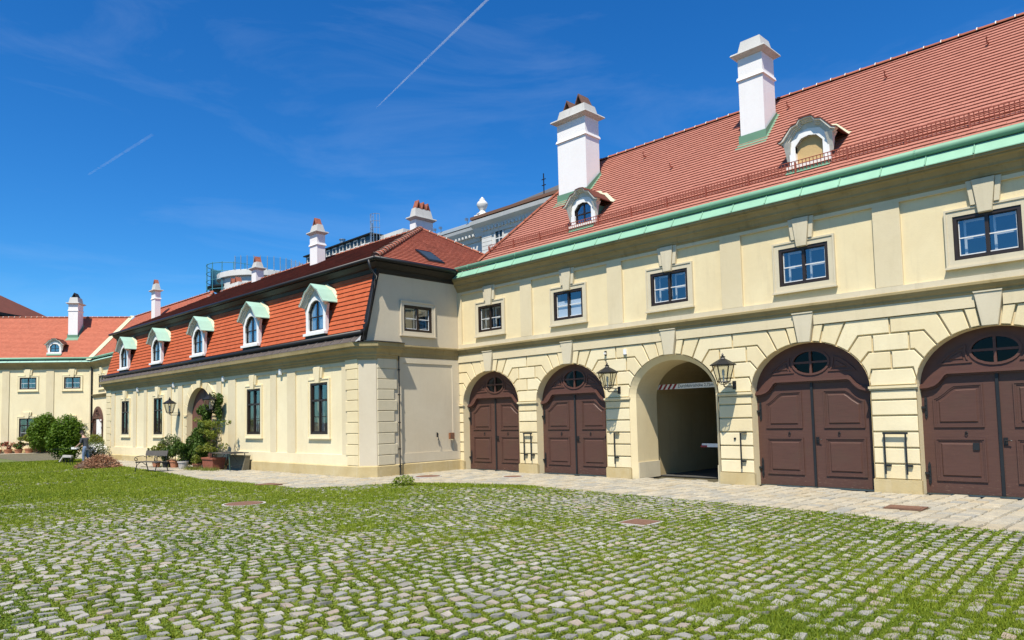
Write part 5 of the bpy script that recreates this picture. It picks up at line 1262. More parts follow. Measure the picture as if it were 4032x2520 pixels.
# ------------------------------------------------------------------ buildings seen over the roofs
bgb = thing('grey_palace', 'pale grey palace with cornice and urn rising behind the roofs', 'building', (-65.4, 60, 0))
b = MB(); b.box(0, 70, 0, 14, 0, 25.6); b.build('wall', 'far_white', bgb)
b = MB(); b.box(-10.5, -0.01, 1.0, 14, 0, 25.4); b.build('side_wing_wall', 'far_white', bgb)
b = MB(); b.extrude_x([(0.2, 24.9), (-0.15, 24.9), (-0.25, 25.3), (-0.55, 25.9), (-1.0, 26.3), (-1.1, 26.75), (0.2, 26.9)], -1.1, 70); b.build('cornice', 'far_white', bgb)
b = MB(); b.extrude_x([(1.2, 24.7), (0.85, 24.7), (0.75, 25.2), (0.35, 25.7), (0.0, 26.1), (-0.1, 26.45), (1.2, 26.6)], -11, -1.1); b.build('side_cornice', 'far_white', bgb)
MB().extrude_x([(0.0, 26.6), (-0.1, 26.6), (0.15, 27.0), (0.6, 27.35), (1.4, 27.5), (1.4, 26.6)], -10.5, -1.0).build('curved_roof', 'zinc', bgb)
MB().extrude_x([(-1.05, 26.9), (-1.15, 26.9), (-1.15, 27.25), (-0.6, 27.35), (0.3, 27.2), (0.3, 26.9)], -0.9, 70).build('red_gutter', 'rust_iron', bgb)
MB().add([(0, -0.4, 27.2), (70, -0.4, 27.2), (70, 7, 31.4), (9, 7, 31.4)], [(0, 1, 2, 3)]).build('slate_roof', 'slate', bgb, fix=False)
for k in range(24): MB().box(0.5+k*0.6, 0.8+k*0.6, -0.5, -0.1, 25.35, 25.7).build('dentil', 'far_white', bgb)
for k in range(14): MB().box(-10.3+k*0.68, -10.0+k*0.68, 0.25, 0.6, 25.3, 25.6).build('dentil', 'far_white', bgb)
for i in range(7):
    for s_, (a, b_) in (('w', (0.1, 1.9)),): MB().box(a, b_, -0.12, 0.05, 22.0+i*0.5, 22.45+i*0.5).build('ashlar_course', 'far_white', bgb)
for xc in (3.2, 6.9, 10.6):
    wf = MB(); wf.ring(rect(xc-0.85, xc+0.85, 22.7, 25.1), rect(xc-0.62, xc+0.62, 22.9, 24.9), -0.02, 0.12); wo = wf.build('window', 'far_white', bgb)
    MB().box(xc-0.62, xc+0.62, -0.01, 0.03, 22.9, 24.9).build('pane', 'dark_facade', wo); c_ = MB(); c_.box(xc-0.05, xc+0.05, -0.06, -0.012, 22.9, 24.9); c_.box(xc-0.62, xc+0.62, -0.055, -0.011, 24.0, 24.12); c_.build('glazing_bar', 'sash_white', wo)
b = MB(); b.box(-0.75, 1.0, -0.6, 0.9, 26.9, 27.6); b.lathe([(0.75, 27.6), (0.75, 27.75), (0.42, 27.95), (0.34, 28.2), (0.55, 28.5), (0.72, 28.9), (0.66, 29.15), (0.42, 29.4), (0.30, 29.5), (0.36, 29.62), (0.16, 29.78), (0.10, 29.9)], 16, (0.1, 0.1, 0)); b.build('urn', 'far_white', bgb, True)
for k, xx in enumerate((-9.6, -8.4, -3.0)):
    f_ = MB(); f_.tube([(xx, 0.3, 26.9), (xx, 0.2, 27.7)], 0.05, 5); f_.box(xx-0.22, xx+0.1, 0.0, 0.35, 27.6, 27.9); f_.build('floodlight', 'steel', bgb)
ml = MB(); ml.tube([(9.9, 1.0, 27.8), (9.9, 1.0, 30.6)], 0.07, 5); ml.tube([(9.6, 1.0, 29.9), (10.2, 1.0, 29.9)], 0.06, 5); ml.tube([(9.6, 1.0, 29.2), (10.2, 1.0, 29.2)], 0.06, 5); ml.build('roof_mast', 'black_metal', bgb)
md = thing('rooftop_storey', 'dark glazed rooftop storey with a row of windows behind the chimneys', 'building', (-111.3, 60, 0))
MB().box(0, 19.0, 0, 8, 0, 27.6).build('lower_block', 'far_white', md)
MB().box(-0.1, 20.5, 0.4, 8, 27.6, 29.2).build('parapet', 'far_white', md)
MB().box(0.2, 20.0, 0.6, 8, 29.0, 30.45).build('storey_wall', 'dark_facade', md)
MB().box(-0.2, 20.6, 0.2, 8.2, 30.45, 30.62).build('flat_roof', 'dark_sheet', md)
for k in range(9):
    xx = 0.6+k*2.1
    wo = MB().ring(rect(xx, xx+1.15, 29.25, 30.3), rect(xx+0.14, xx+1.01, 29.38, 30.16), -0.62, -0.52).build('window', 'far_white', md); MB().box(xx+0.14, xx+1.01, 0.59, 0.61, 29.38, 30.16).build('pane', 'dark_facade', wo)
MB().lathe([(0.4, 30.6), (0.4, 32.3), (0.55, 32.3), (0.55, 32.45)], 12, (8.0, 3, 0)).build('vent_pipe', 'steel', md); MB().lathe([(0.16, 30.6), (0.16, 33.2)], 10, (16.8, 3, 0)).build('flue_pipe', 'steel', md)
ca = MB()
for a in range(7): ca.tube([(21.0+0.9*math.cos(a*PI/6), 1.0-0.9*math.sin(a*PI/6), 29.0), (21.0+0.9*math.cos(a*PI/6), 1.0-0.9*math.sin(a*PI/6), 33.4)], 0.04, 4)
for z in (30.2, 31.2, 32.2, 33.3): ca.tube([(21.0+0.9*math.cos(a*PI/8), 1.0-0.9*math.sin(a*PI/8), z) for a in range(9)], 0.04, 4)
ca.build('ladder_cage', 'steel', md); MB().box(20.6, 26.5, 2, 8, 27, 30.3).build('plant_room', 'far_white', md)
uv = MB(); uv.box(-0.6, 0.6, -0.6, 0.6, 0, 2.0); uv.lathe([(0.5, 2.0), (0.3, 2.3), (0.62, 3.0), (0.5, 3.5), (0.25, 3.8), (0.3, 4.0), (0.1, 4.3)], 14)
rt_ = thing('round_terrace', 'round rooftop terrace with glass railing and turquoise scaffold', 'terrace', (-67.6, 32.0, 0))
MB().lathe([(3.9, 0), (3.9, 15.9), (4.2, 16.0), (4.2, 16.5), (3.9, 16.6)], 40).build('drum', 'far_white', rt_, False)
va = math.atan2(-32.0, 67.6)
for k in range(18):
    a0 = va + R(-35) + R(150)*k/18 - R(60)*0; a1 = a0 + R(150)/18
    p0 = (4.15*math.cos(a0), 4.15*math.sin(a0)); p1 = (4.15*math.cos(a1), 4.15*math.sin(a1)); hz = 17.75
    gl = MB(); gl.add([(p0[0], p0[1], 16.62), (p1[0], p1[1], 16.62), (p1[0], p1[1], hz), (p0[0], p0[1], hz)], [(0, 1, 2, 3)]); gl.build('rail_glass' if k < 11 else 'rail_panel', 'rail_glass' if k < 11 else 'white_paint', rt_, fix=False)
    MB().tube([(p0[0]*1.01, p0[1]*1.01, 16.5), (p0[0]*1.01, p0[1]*1.01, hz+0.1)], 0.035, 5).build('rail_post', 'zinc', rt_)
scf = thing('scaffold', 'turquoise scaffold tower with netting beside the round terrace', 'scaffold', (-69.1, 29.6, 0))
for k in range(9):
    a = va + R(-150) + R(26)*k; x_, y_ = 2.35*math.cos(a), 2.35*math.sin(a)
    MB().tube([(x_, y_, 0), (x_, y_, 17.6)], 0.045, 5).build('standard_pole', 'teal_net', scf)
for z in (15.0, 15.9, 16.7, 17.5): MB().tube([(2.35*math.cos(va+R(-150)+R(13)*k), 2.35*math.sin(va+R(-150)+R(13)*k), z) for k in range(17)], 0.035, 5).build('ledger_rail', 'teal_net', scf)
MB().lathe([(1.3, 14.9), (2.3, 15.25), (2.3, 15.4), (1.3, 15.5)], 20).build('work_deck', 'dark_sheet', scf)
nt_ = MB(); aa = [va+R(-150)+R(4)*k for k in range(9)]
nt_.add([(2.3*math.cos(a), 2.3*math.sin(a), 15.4) for a in aa]+[(2.3*math.cos(a), 2.3*math.sin(a), 17.5) for a in aa], [(k, k+1, 10+k, 9+k) for k in range(8)]); nt_.build('safety_net', 'teal_net', scf, fix=False)
tw_ = thing('hip_roof_house', 'red brown hipped roof of a house behind the far left wing', 'building', (-106, 12, 0), R(40))
MB().box(-9, 5.5, -6, 8, 0, 15.2).build('wall', 'tile_dark', tw_)
hr = MB(); hr.add([(-10, -7, 15.6), (6.6, -7, 15.6), (6.6, 9, 15.6), (-10, 9, 15.6), (-2.5, 1, 21.0), (-1.5, 1, 21.0)], [(0, 1, 5, 4), (1, 2, 5), (2, 3, 4, 5), (3, 0, 4)]); hr.build('roof', 'tile_dark', tw_)
MB().box(-10.2, 6.8, -7.2, 9.2, 15.25, 15.6).build('eaves', 'dark_sheet', tw_)
ridge_tiles(tw_, (6.6, -7, 15.7), (-1.5, 1, 21.0), 0.2, 0.6, cap=False, name='hip_tile')

# ------------------------------------------------------------------ wall lanterns
def lantern(loc, rot, label, arm=0.55, group=None):
    t = thing('wall_lantern', label, 'lantern', loc, rot, group)     # origin: wall anchor; lantern hangs in front (-y)
    y = -arm; zb = 0.13                                              # bottom of the glass above the anchor
    a = MB(); a.tube([(0, 0.02, 0.0), (0, y+0.06, 0.0), (0, y+0.015, 0.02), (0, y, 0.08), (0, y, zb)], 0.017, 6); a.tube([(0, 0.02, 0.10), (0, y+0.08, 0.10), (0, y, 0.11)], 0.012, 6); a.build('arm', 'black_metal', t)
    MB().box(-0.05, 0.05, -0.02, 0.02, -0.06, 0.16).build('wall_plate', 'black_metal', t)
    n = 6; ro = R(30)
    ring = lambda r, z: [(r*math.cos(2*PI*k/n+ro), y+r*math.sin(2*PI*k/n+ro), z) for k in range(n)]
    lo, hi = ring(0.155, zb), ring(0.275, zb+0.43)
    for k in range(n):
        MB().tube([lo[k], hi[k]], 0.012, 5).build('corner_bar', 'black_metal', t)
        q = (k+1) % n; sc_ = 0.985
        g = MB(); g.add([tuple((v-c)*sc_+c for v, c in zip(p, (0, y, p[2]))) for p in (lo[k], lo[q], hi[q], hi[k])], [(0, 1, 2, 3)]); g.build('pane', 'lamp_glass', t, fix=False)
    for rr, z, r in ((0.16, zb, 0.013), (0.278, zb+0.43, 0.014)):
        p = ring(rr, z); MB().tube(p+[p[0]], r, 5, False).build('rim', 'black_metal', t)
    MB().lathe([(0.33, zb+0.425), (0.335, zb+0.445), (0.19, zb+0.535), (0.07, zb+0.60), (0.05, zb+0.63), (0.075, zb+0.65), (0.02, zb+0.68), (0.03, zb+0.70), (0.004, zb+0.75)], n, (0, y, 0), ro).build('roof', 'black_metal', t)
    c_ = MB()
    for k in range(6): c_.box(0.04*math.cos(k)-0.008, 0.04*math.cos(k)+0.008, y-0.008, y+0.008, zb+0.62, zb+0.71)
    MB().lathe([(0.02, zb), (0.022, zb+0.16), (0.035, zb+0.17), (0.035, zb+0.30), (0.01, zb+0.33)], 8, (0, y, 0)).build('lamp_socket', 'sash_white', t)
    b_ = MB(); b_.tube([(0.0, y-0.15, zb), (0.0, y-0.07, zb-0.07), (0, y, zb-0.07), (0, y+0.07, zb-0.07), (0, y+0.15, zb)], 0.009, 5); b_.tube([(-0.15, y, zb), (-0.07, y, zb-0.07), (0, y, zb-0.07), (0.07, y, zb-0.07), (0.15, y, zb)], 0.009, 5); b_.build('cradle', 'black_metal', t)
    t.scale = (1.04, 1.04, 1.04)
    return t
lantern((-13.56, RBY, 2.71), 0, 'black six-sided lantern on the pier left of the passage', 0.57)
lantern((-9.63, RBY, 2.68), 0, 'black six-sided lantern on the pier right of the passage', 0.57)
lantern(PVM @ Vector((-15.93, 0, 2.50)), PVA, 'black lantern on the pavilion wall left of the boarded door', 0.45)
lantern(PVM @ Vector((-11.05, 0, 2.53)), PVA, 'black lantern half overgrown by the climber right of the door', 0.52)
lantern(LBM @ Vector((-3.55, 0, 2.30)), LBA, 'small black lantern showing above the left bush', 0.6)
# iron racks on the piers
def rack(x, w, label, two=True):
    t = thing('iron_rack', label, 'iron rack', (x, RBY, 0), 0, 'iron racks on the gate piers')
    xs_ = (-w/2, w/2) if two else (0,)
    if two: MB().box(-w/2-0.03, w/2+0.05, -0.10, -0.06, 1.385, 1.43).build('top_bar', 'iron', t)
    else: MB().box(-0.02, 0.16, -0.09, -0.02, 1.40, 1.43).build('top_hook', 'iron', t)
    for u in xs_:
        MB().box(u-0.017, u+0.017, -0.095, -0.065, 0.45, 1.40).build('rod', 'iron', t)
        MB().box(u-0.02, u+0.11, -0.06, 0.0, 0.63, 0.67).build('wall_hook', 'iron', t)
rack(-17.58, 0.34, 'black iron double rack on the pier between the two left gates'); rack(-13.76, 0.1, 'black iron single rod below the left lantern', False)
rack(-9.48, 0.1, 'black iron single rod below the right lantern', False); rack(-5.60, 0.46, 'wide black iron rack on the pier between the two largest gates')
t_ = thing('sensor_box', 'small white sensor box on the wall above the left lantern', 'box', (-13.275, RBY, 3.87)); MB().box(-0.05, 0.05, -0.05, 0, 0, 0.17).build('case', 'white_paint', t_); MB().box(-0.056, 0.056, -0.055, -0.0, -0.012, 0.0).build('base', 'black_metal', t_)
t_ = thing('wall_fixture', 'small black and white fixture above the left lantern', 'fixture', (-14.035, RBY, 3.89)); MB().box(-0.025, 0.025, -0.06, 0, 0, 0.15).build('bracket', 'black_metal', t_); MB().box(-0.03, 0.03, -0.10, -0.03, 0.04, 0.10).build('head', 'sash_white', t_)
t_ = thing('wall_plug', 'small round black hole cover on the pier right of the passage', 'cover', (-9.68, RBY, 1.26)); MB().tube([(0, 0.01, 0), (0, -0.03, 0)], 0.032, 10).build('disc', 'black_metal', t_)
q_ = Vector((-21.22, 17.66, 1.21)); t_ = thing('meter_box', 'rusty square box on the tan side wall near the corner', 'box', q_, PI/2); MB().box(-0.11, 0.11, -0.05, 0.03, 0, 0.24).build('case', 'rust_box', t_); MB().box(-0.09, 0.09, -0.055, -0.051, 0.02, 0.22).build('lid', 'rust_iron', t_)
t_ = thing('wall_hook', 'black iron hook on the tan side wall', 'hook', (-21.22, 16.97, 1.2), PI/2); h = MB(); h.tube([(0, 0.03, 0.2), (0, -0.05, 0.24), (0, -0.06, 0.05), (0, -0.03, 0.0)], 0.014, 6); h.build('hook', 'iron', t_); MB().box(-0.02, 0.02, -0.01, 0.03, 0.1, 0.28).build('plate', 'iron', t_)

# ------------------------------------------------------------------ garden things in front of the pavilion
def leaf_cloud(n, fn, size, tilt=0.7):
    P = fn(n); return leaves(P, rng.uniform(size*0.6, size*1.3, len(P)), tilt)
def blob(c, r, shell=0.35, squash=1.0, lump=0.25, seed=0):
    """points in a lumpy ellipsoid, most of them near its surface"""
    c = np.array(c); r = np.array(r, float)
    def f(n):
        u = rng.normal(0, 1, (n, 3)); u /= np.linalg.norm(u, axis=1)[:, None]
        k = np.random.default_rng(seed+3); D = k.normal(0, 1, (9, 3)); D /= np.linalg.norm(D, axis=1)[:, None]; A = k.uniform(-lump, lump, 9)
        s = 1 + sum(a*np.exp(-((1-u@d)/0.25)) for a, d in zip(A, D))
        q = rng.random(n)**(shell); q = np.where(rng.random(n) < 0.85, 0.72+0.34*rng.random(n)**1.4, q)
        return c + u*(q*s)[:, None]*r
    return f
def plant_mesh(name, parts, mat, parent, mat_rnd=None):
    V = np.concatenate(parts); n = len(V)//4
    return npmesh(name, V, np.arange(len(V)).reshape(-1, 4), mat, parent, np.repeat(np.clip(rng.normal(0.5, 0.25, n), 0, 1), 4))
def stems(parent, pts_list, mat='bark', name='stem'):
    for pts, r in pts_list: MB().tube(pts, r, 6).build(name, mat, parent, True)
def bush(name, label, loc, rad, nleaf, size, mat, seed, group=None, trunks=5):
    t = thing(name, label, 'bush', loc, random.random()*6, group)
    rx, ry, rz_ = rad; parts = []
    k = np.random.default_rng(seed)
    lobes = [((0, 0, rz_*0.52), (rx*0.82, ry*0.82, rz_*0.50), 0.4)]
    for i in range(11):
        a = i*2.4+k.random(); h = k.uniform(0.18, 0.86); rr = k.uniform(0.35, 0.62)*math.sqrt(max(0.15, 1-(h-0.4)**2*1.8))
        lobes.append(((rx*rr*math.cos(a), ry*rr*math.sin(a), rz_*h), (rx*k.uniform(0.30, 0.46), ry*k.uniform(0.30, 0.46), rz_*k.uniform(0.15, 0.24)), 0.6))
    w_ = np.array([l[1][0]*l[1][2] for l in lobes]); w_ /= w_.sum()
    for l, ww in zip(lobes, w_): parts.append(leaf_cloud(int(nleaf*ww), blob(l[0], l[1], 0.5, lump=0.3, seed=int(k.integers(999))), size))
    V = np.concatenate(parts); V[:, 2] = np.maximum(V[:, 2], 0.01)
    plant_mesh('foliage', [V], mat, t)
    st = []
    for i in range(trunks):
        a = i*2.1; st.append(([(0.1*math.cos(a), 0.1*math.sin(a), -0.02), (rx*0.25*math.cos(a), ry*0.25*math.sin(a), rz_*0.4), (rx*0.5*math.cos(a+.3), ry*0.5*math.sin(a+.3), rz_*0.78)], [0.04, 0.025, 0.008]))
    stems(t, st)
    return t
def at_px(px, py, z=0.0): return ground_at(px, py, z)
bush('hedge_bush', 'large dark green bush left of the gardener', at_px(256, 1823), (1.0, 1.0, 2.6), 13000, 0.058, 'leaf_hedge', 4)
bush('hedge_bush', 'tall green bush behind the large one at far left', at_px(172, 1783), (1.35, 1.35, 3.0), 12000, 0.075, 'leaf_hedge', 9)
bush('wispy_shrub', 'wispy pale green shrub behind the gardener', at_px(345, 1775), (0.9, 0.9, 2.7), 2600, 0.06, 'leaf_grey', 14)
bush('low_shrub', 'low yellowish shrub by the white open door', at_px(375, 1790), (0.75, 0.75, 1.5), 2600, 0.05, 'leaf_yellow', 19)
fb = bush('flowering_bush', 'low bush covered in white blossoms behind the brush pile', at_px(372, 1813), (0.78, 0.78, 1.05), 2400, 0.05, 'leaf_grey', 22)
plant_mesh('blossom', [leaf_cloud(900, blob((0.1, 0, 0.62), (0.72, 0.72, 0.46), 0.5, seed=5), 0.055, 0.6)], 'petal', fb)
# pile of dry twigs
pp = at_px(388, 1842); pile = thing('brush_pile', 'heap of reddish brown cut twigs on the lawn', 'brush pile', pp)
n = 5200; a = rng.uniform(0, 2*PI, n); q = np.sqrt(rng.random(n)); hx = 1.08*q*np.cos(a); hy = 0.9*q*np.sin(a)
hz = 0.56*np.clip(1-q**1.7, 0, 1)*(0.55+0.45*rng.random(n)) + 0.02 + 0.05*np.sin(hx*5+hy*3)
d_ = rng.normal(0, 1, (n, 3)); d_[:, 2] *= 0.45; d_ /= np.linalg.norm(d_, axis=1)[:, None]; ln = rng.uniform(0.06, 0.26, n)[:, None]; C = np.stack([hx, hy, np.maximum(hz, 0.015)], -1)
sd = np.cross(d_, rng.normal(0, 1, (n, 3))); sd /= np.linalg.norm(sd, axis=1)[:, None]; sd *= 0.011
V = np.stack([C-d_*ln-sd, C-d_*ln+sd, C+d_*ln+sd, C+d_*ln-sd], 1).reshape(-1, 3); V[:, 2] = np.maximum(V[:, 2], 0.005)
tw = npmesh('twigs', V, np.arange(len(V)).reshape(-1, 4), 'twig', pile, np.repeat(rng.random(n), 4)); tw['kind'] = 'stuff'
MB().lathe([(1.0, 0.0), (0.85, 0.2), (0.5, 0.38), (0.05, 0.46)], 18).build('core', 'bark', pile, True)
# bench: cast iron ends, wooden slats
vdir = Vector((-32.7, 10.5, 0)).normalized(); rdir = Vector((-vdir.y, vdir.x, 0))*-1
ldir = (0.55*rdir - 0.83*vdir).normalized(); bpos = at_px(594, 1858)
bench = thing('park_bench', 'dark wooden park bench with scrolled iron arms at the lawn edge', 'bench', bpos, math.atan2(ldir.y, ldir.x))
BL, BD = 1.50, 0.50      # x along the length, +y to the back
for k in range(4): MB().box(-BL/2, BL/2, -BD/2+0.02+k*0.118, -BD/2+0.12+k*0.118, 0.42+0.004*(k % 2), 0.448).build('seat_slat', 'wood_grey', bench)
bs = MB(); bs.add([(-BL/2, BD/2-0.02, 0.68), (BL/2, BD/2-0.02, 0.68), (BL/2, BD/2+0.03, 0.90), (-BL/2, BD/2+0.03, 0.90), (-BL/2, BD/2+0.01, 0.68), (BL/2, BD/2+0.01, 0.68), (BL/2, BD/2+0.06, 0.90), (-BL/2, BD/2+0.06, 0.90)], [(0, 1, 2, 3), (4, 7, 6, 5), (0, 4, 5, 1), (3, 2, 6, 7), (0, 3, 7, 4), (1, 5, 6, 2)]); bs.build('back_slat', 'wood_grey', bench)
for s in (-1, 1):
    x_ = s*(BL/2-0.06)
    MB().tube([(x_, BD/2+0.10, -0.01), (x_, BD/2+0.03, 0.2), (x_, BD/2-0.02, 0.42), (x_, BD/2-0.0, 0.6), (x_, BD/2+0.06, 0.9), (x_, BD/2+0.10, 0.95)], 0.02, 6).build('back_leg', 'iron', bench, True)
    MB().tube([(x_, -BD/2-0.05, -0.01), (x_, -BD/2-0.0, 0.12), (x_, -BD/2+0.05, 0.28), (x_, -BD/2+0.02, 0.42)], 0.02, 6).build('front_leg', 'iron', bench, True)
    sp = [(x_, BD/2+0.0, 0.62), (x_, 0.1, 0.68), (x_, -0.1, 0.68), (x_, -BD/2+0.02, 0.65)] + [(x_, -BD/2+0.03+0.1*math.cos(PI/2+t)*(1-t/9), 0.55+0.1*math.sin(PI/2+t)*(1-t/9)) for t in [0.3+0.45*k for k in range(15)]]
    MB().tube(sp, 0.017, 6).build('arm_rest', 'iron', bench, True)
    MB().tube([(x_, -BD/2+0.04, 0.28), (x_, -0.05, 0.40), (x_, 0.05, 0.40), (x_, BD/2, 0.25)], 0.014, 5).build('brace', 'iron', bench, True)
    MB().box(x_-0.02, x_+0.02, -BD/2, BD/2, 0.39, 0.42).build('seat_rail', 'iron', bench)
MB().box(-BL/2+0.05, BL/2-0.05, -0.015, 0.015, 0.20, 0.22).build('stretcher', 'iron', bench)
# folding table against the pavilion wall
def pvl(u, y, z=0.0): return PVM @ Vector((u, y, z))
tb = thing('folding_table', 'grey folding table with dark metal legs by the pavilion wall', 'table', pvl(-8.95, -0.62), PVA)
MB().box(-1.0, 1.0, -0.42, 0.42, 0.735, 0.765).build('table_top', 'wood_grey', tb); MB().box(0.15, 0.95, -0.34, 0.22, 0.766, 0.785).build('tray', 'boot', tb)
for sx, sy, m_ in ((-1, -1, 'iron'), (-1, 1, 'iron'), (1, -1, 'table_green'), (1, 1, 'iron')):
    MB().tube([(sx*0.90, sy*0.34, 0.0), (sx*0.80, sy*0.34, 0.73)], 0.020, 6).build('leg', m_, tb)
for sx in (-1, 1): MB().tube([(sx*0.87, -0.34, 0.22), (sx*0.87, 0.34, 0.22)], 0.014, 5).build('crossbar', 'iron', tb); MB().tube([(sx*0.85, 0, 0.40), (sx*0.3, 0, 0.72)], 0.012, 5).build('strut', 'iron', tb)
bd = thing('olive_box', 'flat olive board box standing under the folding table', 'box', pvl(-8.75, -0.22), PVA)
MB().add([(-0.75, -0.22, 0.0), (0.75, -0.22, 0.0), (0.78, -0.10, 0.60), (-0.70, -0.10, 0.60), (-0.75, 0.06, 0.0), (0.75, 0.06, 0.0), (0.78, 0.10, 0.60), (-0.70, 0.10, 0.60)], [(0, 1, 2, 3), (4, 7, 6, 5), (0, 4, 5, 1), (3, 2, 6, 7), (0, 3, 7, 4), (1, 5, 6, 2)]).build('case', 'olive_board', bd)
MB().box(-0.72, 0.80, -0.14, 0.12, 0.602, 0.63).build('lid', 'olive_board', bd)
# potted plants
def pot(name, label, p, r, h, mat, fol=None, mat_leaf='leaf_climber', leafn=700, lsize=0.04, seed=0, top=None, cat='potted plant', stem_n=3, blossoms=None):
    t = thing(name, label, cat, p, random.random()*6, 'potted plants')
    MB().lathe([(r*0.72, 0.0), (r*0.95, h*0.82), (r*1.06, h*0.83), (r*1.06, h), (r*0.93, h), (r*0.90, h*0.9), (0.01, h*0.88)], 16).build('pot', mat, t, False)
    if fol:
        c, rad = fol
        kk = np.random.default_rng(seed+100); subs = []
        for i in range(7):
            dv = kk.normal(0, 1, 3); dv /= np.linalg.norm(dv); rr_ = kk.uniform(0.35, 0.85); sz = kk.uniform(0.30, 0.52)
            subs.append(leaf_cloud(leafn//7, blob((c[0]+dv[0]*rad[0]*rr_, c[1]+dv[1]*rad[1]*rr_, c[2]+dv[2]*rad[2]*rr_*0.9), (rad[0]*sz, rad[1]*sz, rad[2]*sz), 0.5, seed=seed+i), lsize, 0.8))
        plant_mesh('foliage', subs, mat_leaf, t)
        stems(t, [([(0.03*math.cos(i*2), 0.03*math.sin(i*2), h*0.85), (c[0]+rad[0]*0.4*math.cos(i*2.2), c[1]+rad[1]*0.4*math.sin(i*2.2), c[2]+rad[2]*0.2)], [0.012, 0.006]) for i in range(stem_n)])
    if blossoms: plant_mesh('blossom', [leaf_cloud(140, blob(fol[0], tuple(1.05*x for x in fol[1]), 0.5, seed=seed), 0.035, 0.6)], blossoms, t)
    return t
pot('potted_plant', 'yellow green shrub in a terracotta pot behind the bench back', pvl(-14.9, -1.45), 0.20, 0.30, 'terracotta', ((0, 0, 0.72), (0.42, 0.42, 0.36)), 'leaf_yellow', 800, 0.045, 1)
pot('potted_plant', 'spiky green plant in a dark pot right of the bench', pvl(-13.9, -1.35), 0.20, 0.28, 'boot', ((0, 0, 0.60), (0.40, 0.40, 0.34)), 'leaf_grey', 700, 0.05, 2)
pot('potted_plant', 'tall thin rose in a terracotta pot left of the boarded door', pvl(-15.25, -0.62), 0.19, 0.30, 'terracotta', ((-0.1, 0, 1.15), (0.52, 0.45, 0.62)), 'leaf_grey', 650, 0.05, 3)
pot('potted_plant', 'bushy green plant in a terracotta pot before the boarded door', pvl(-13.35, -1.20), 0.21, 0.34, 'terracotta', ((0, 0, 0.85), (0.42, 0.42, 0.55)), 'leaf_climber', 1500, 0.045, 4)
pot('potted_plant', 'dark green plant in a pale grey pot under the climber', pvl(-11.95, -1.35), 0.23, 0.36, 'pot_grey', ((0.05, 0.1, 0.85), (0.45, 0.45, 0.50)), 'leaf_climber', 1400, 0.045, 5)
pot('potted_plant', 'low weedy plant in a small terracotta pot beside the trough', pvl(-11.05, -1.10), 0.19, 0.25, 'terracotta', ((0, 0, 0.42), (0.30, 0.30, 0.22)), 'leaf_yellow', 420, 0.04, 6)
tr = thing('plant_trough', 'red brown plant trough with a tall airy yellow green shrub', 'planter', pvl(-10.15, -0.75), PVA)
MB().frustum((-0.50, 0.50, -0.24, 0.24, 0), (-0.56, 0.56, -0.28, 0.28, 0.50)).build('trough', 'pot_red', tr); MB().box(-0.59, 0.59, -0.31, 0.31, 0.46, 0.53).build('rim', 'pot_red', tr)
prt = [leaf_cloud(75, blob((random.uniform(-0.9, 0.95), random.uniform(-0.3, 0.2), random.uniform(0.75, 2.25)), (0.26, 0.22, 0.13), 0.5, seed=i), 0.05, 0.5) for i in range(26)]
plant_mesh('foliage', prt, 'leaf_yellow', tr); stems(tr, [([(-0.3+0.12*i, 0, 0.5), (-0.35+0.15*i, 0.02, 1.2), (-0.5+0.25*i, 0, 1.95)], [0.012, 0.009, 0.004]) for i in range(6)])
cl = thing('climbing_rose', 'dark green climbing shrub growing up round the lantern by the door', 'climber', pvl(-11.75, -0.65), PVA)
pr_ = []
for i, (cx_, cy_, cz, rx_, rz2, nn2) in enumerate([(-0.35, -0.1, 0.75, 0.80, 0.62, 2000), (-0.95, -0.25, 0.58, 0.5, 0.50, 1000), (-0.7, -0.15, 1.15, 0.45, 0.32, 700), (0.35, -0.05, 0.95, 0.45, 0.40, 700), (0.15, 0, 1.35, 0.52, 0.40, 1100), (-0.3, 0.0, 1.55, 0.40, 0.30, 700), (-0.05, 0.1, 1.85, 0.36, 0.32, 700), (0.2, 0.2, 2.10, 0.30, 0.45, 800), (0.15, 0.2, 2.55, 0.34, 0.35, 800), (-0.05, 0.1, 2.62, 0.42, 0.22, 500), (0.75, 0.38, 2.85, 0.28, 0.42, 600), (1.0, 0.45, 3.10, 0.22, 0.36, 380), (0.9, 0.45, 2.45, 0.2, 0.35, 300)]):
    pr_.append(leaf_cloud(nn2, blob((cx_, cy_, cz), (rx_, rx_*0.6, rz2), 0.5, seed=40+i, lump=0.35), 0.05, 0.8))
plant_mesh('foliage', pr_, 'leaf_climber', cl)
stems(cl, [([(-0.1, 0, 0), (0.05, 0.1, 0.9), (0.15, 0.25, 1.8), (0.3, 0.4, 2.5), (0.9, 0.5, 3.1)], [0.035, 0.03, 0.025, 0.018, 0.006]), ([(-0.3, 0, 0), (-0.4, -0.05, 0.7), (-0.6, -0.1, 1.1)], [0.025, 0.018, 0.008])])
for i, (u, yy) in enumerate(((-14.3, -1.05), (-10.9, -1.35), (-9.6, -1.2))):
    t_ = thing('weed_tuft', ['yellowish weeds on the paving behind the bench', 'yellowish weeds on the paving before the trough', 'yellowish weeds on the paving left of the table'][i], 'weeds', pvl(u, yy))
    nb = 420; x_ = rng.normal(0, 0.42, nb); y_ = rng.normal(0, 0.16, nb); V = blades(x_, y_, rng.uniform(0.05, 0.22, nb), np.full(nb, 0.018), rng.uniform(0.2, 0.8, nb), 0.0)
    npmesh('blades', V, np.arange(len(V)).reshape(-1, 3), 'leaf_yellow', t_, np.repeat(rng.random(nb), 3))['kind'] = 'stuff'
